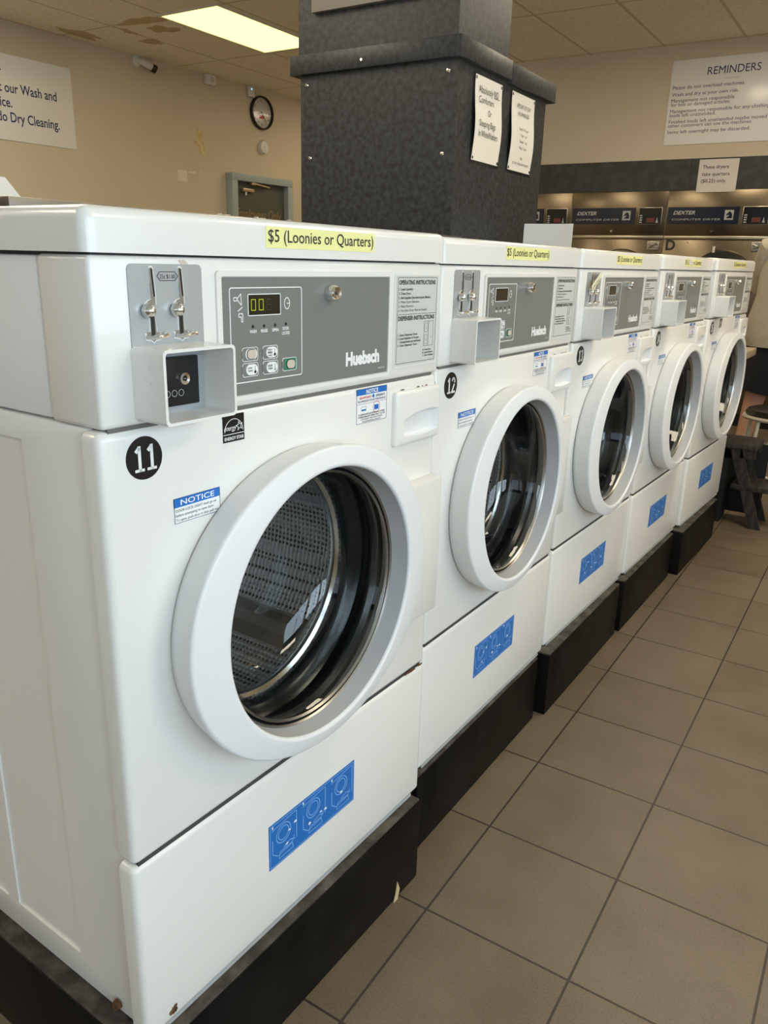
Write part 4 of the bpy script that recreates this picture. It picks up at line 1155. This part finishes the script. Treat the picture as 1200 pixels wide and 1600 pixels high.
# fingers as short tapering chains rooted in the palms
for sgn, palm in ((-1, 10), (1, 14)):
    px, py, pz = P[palm]
    for k, (dx, L) in enumerate(((-.027, .062), (-.009, .072), (.009, .068), (.026, .052))):
        i0 = len(P)
        P += [(px + dx, py + .035, pz), (px + dx, py + .035 + L * .55, pz - .012), (px + dx, py + .030 + L * .8, pz - .034)]
        E_ += [(palm, i0), (i0, i0 + 1), (i0 + 1, i0 + 2)]; R_ += [.0095, .0085, .007]
    i0 = len(P)
    P += [(px - sgn * .035, py + .0, pz - .006), (px - sgn * .052, py + .035, pz - .018)]; E_ += [(palm, i0), (i0, i0 + 1)]; R_ += [.011, .008]
skin_mesh('body', P, E_, R_, 0, 'skin', t)
def hull(name, rings, material, parent, seg=28, wav=0.0):
    b = B(); vs = []; fs = []
    for (cx, cy, cz, rx, ry) in rings:
        for k in range(seg):
            a = 2 * PI * k / seg
            f_ = 1 + wav * math.sin(5 * a + cz * 23) * (1 if wav else 0)
            vs.append((cx + rx * f_ * math.cos(a), cy + ry * f_ * math.sin(a), cz))
    for i in range(len(rings) - 1):
        for k in range(seg):
            k2 = (k + 1) % seg
            fs.append((i * seg + k, i * seg + k2, (i + 1) * seg + k2, (i + 1) * seg + k))
    b.add(vs, fs, material, True)
    return b
b = hull('t', [(0, 0, .84, .262, .185), (0, 0, .90, .270, .19), (0, 0, 1.0, .262, .18), (0, -.005, 1.12, .245, .165), (0, -.01, 1.25, .235, .155), (0, -.005, 1.34, .225, .145), (0, 0, 1.41, .195, .125), (0, .0, 1.455, .13, .10), (0, .01, 1.485, .075, .075)], 'shirt', t, wav=.025)
for s_ in (-1, 1):
    b.tube([(s_ * .12, 0, 1.40), (s_ * .19, .005, 1.385), (s_ * .215, .04, 1.29), (s_ * (.215 if s_ < 0 else .25), .095, 1.16)], [.07, .085, .080, .074], 'shirt', 18, caps=False)
b.obj('t_shirt', t)
b = B()
for s_ in (-1, 1):
    b.tube([(s_ * .095, 0, .95), (s_ * .105, 0, .86), (s_ * (.13 if s_ < 0 else .115), .01, .70), (s_ * (.155 if s_ < 0 else .122), .015, .575)], [.14, .15, .135, .128], 'shorts', 24, caps=False)
b.obj('shorts', t)
b = B()
rings = []
for k in range(9):
    a = PI * k / 8 * .62
    rings.append((0, .035 - .02 * math.sin(a), 1.672 + .115 * math.cos(a), max(.002, .092 * math.sin(a) + .004), max(.002, .105 * math.sin(a) + .004)))
bb = hull('h', rings, 'hair', t); bb.obj('hair', t)
b = B()
for s_ in (-1, 1):
    xs_ = s_ * (.205 if s_ < 0 else .13)
    b.box(xs_ - .048, xs_ + .048, -.06, .20, 0, .07, 'shoe', .025, 3)
b.obj('shoes', t)
b = B()                                                              # face details on the far side of the head
b.tube([(0, .135, 1.69), (0, .155, 1.665)], [.008, .014], 'skin', 8)
for s_ in (-1, 1):
    b.lathe([(0, .128), (.011, .126), (.013, .118)], s_ * .032, 1.70, 'sticker_white', 10, axis='y')
    b.tube([(s_ * .088, .05, 1.71), (s_ * .097, .045, 1.69), (s_ * .088, .05, 1.665)], [.008, .012, .008], 'skin', 8)
b.box(-.024, .024, .122, .133, 1.632, 1.640, 'red_print', .003); b.obj('face_features', t)
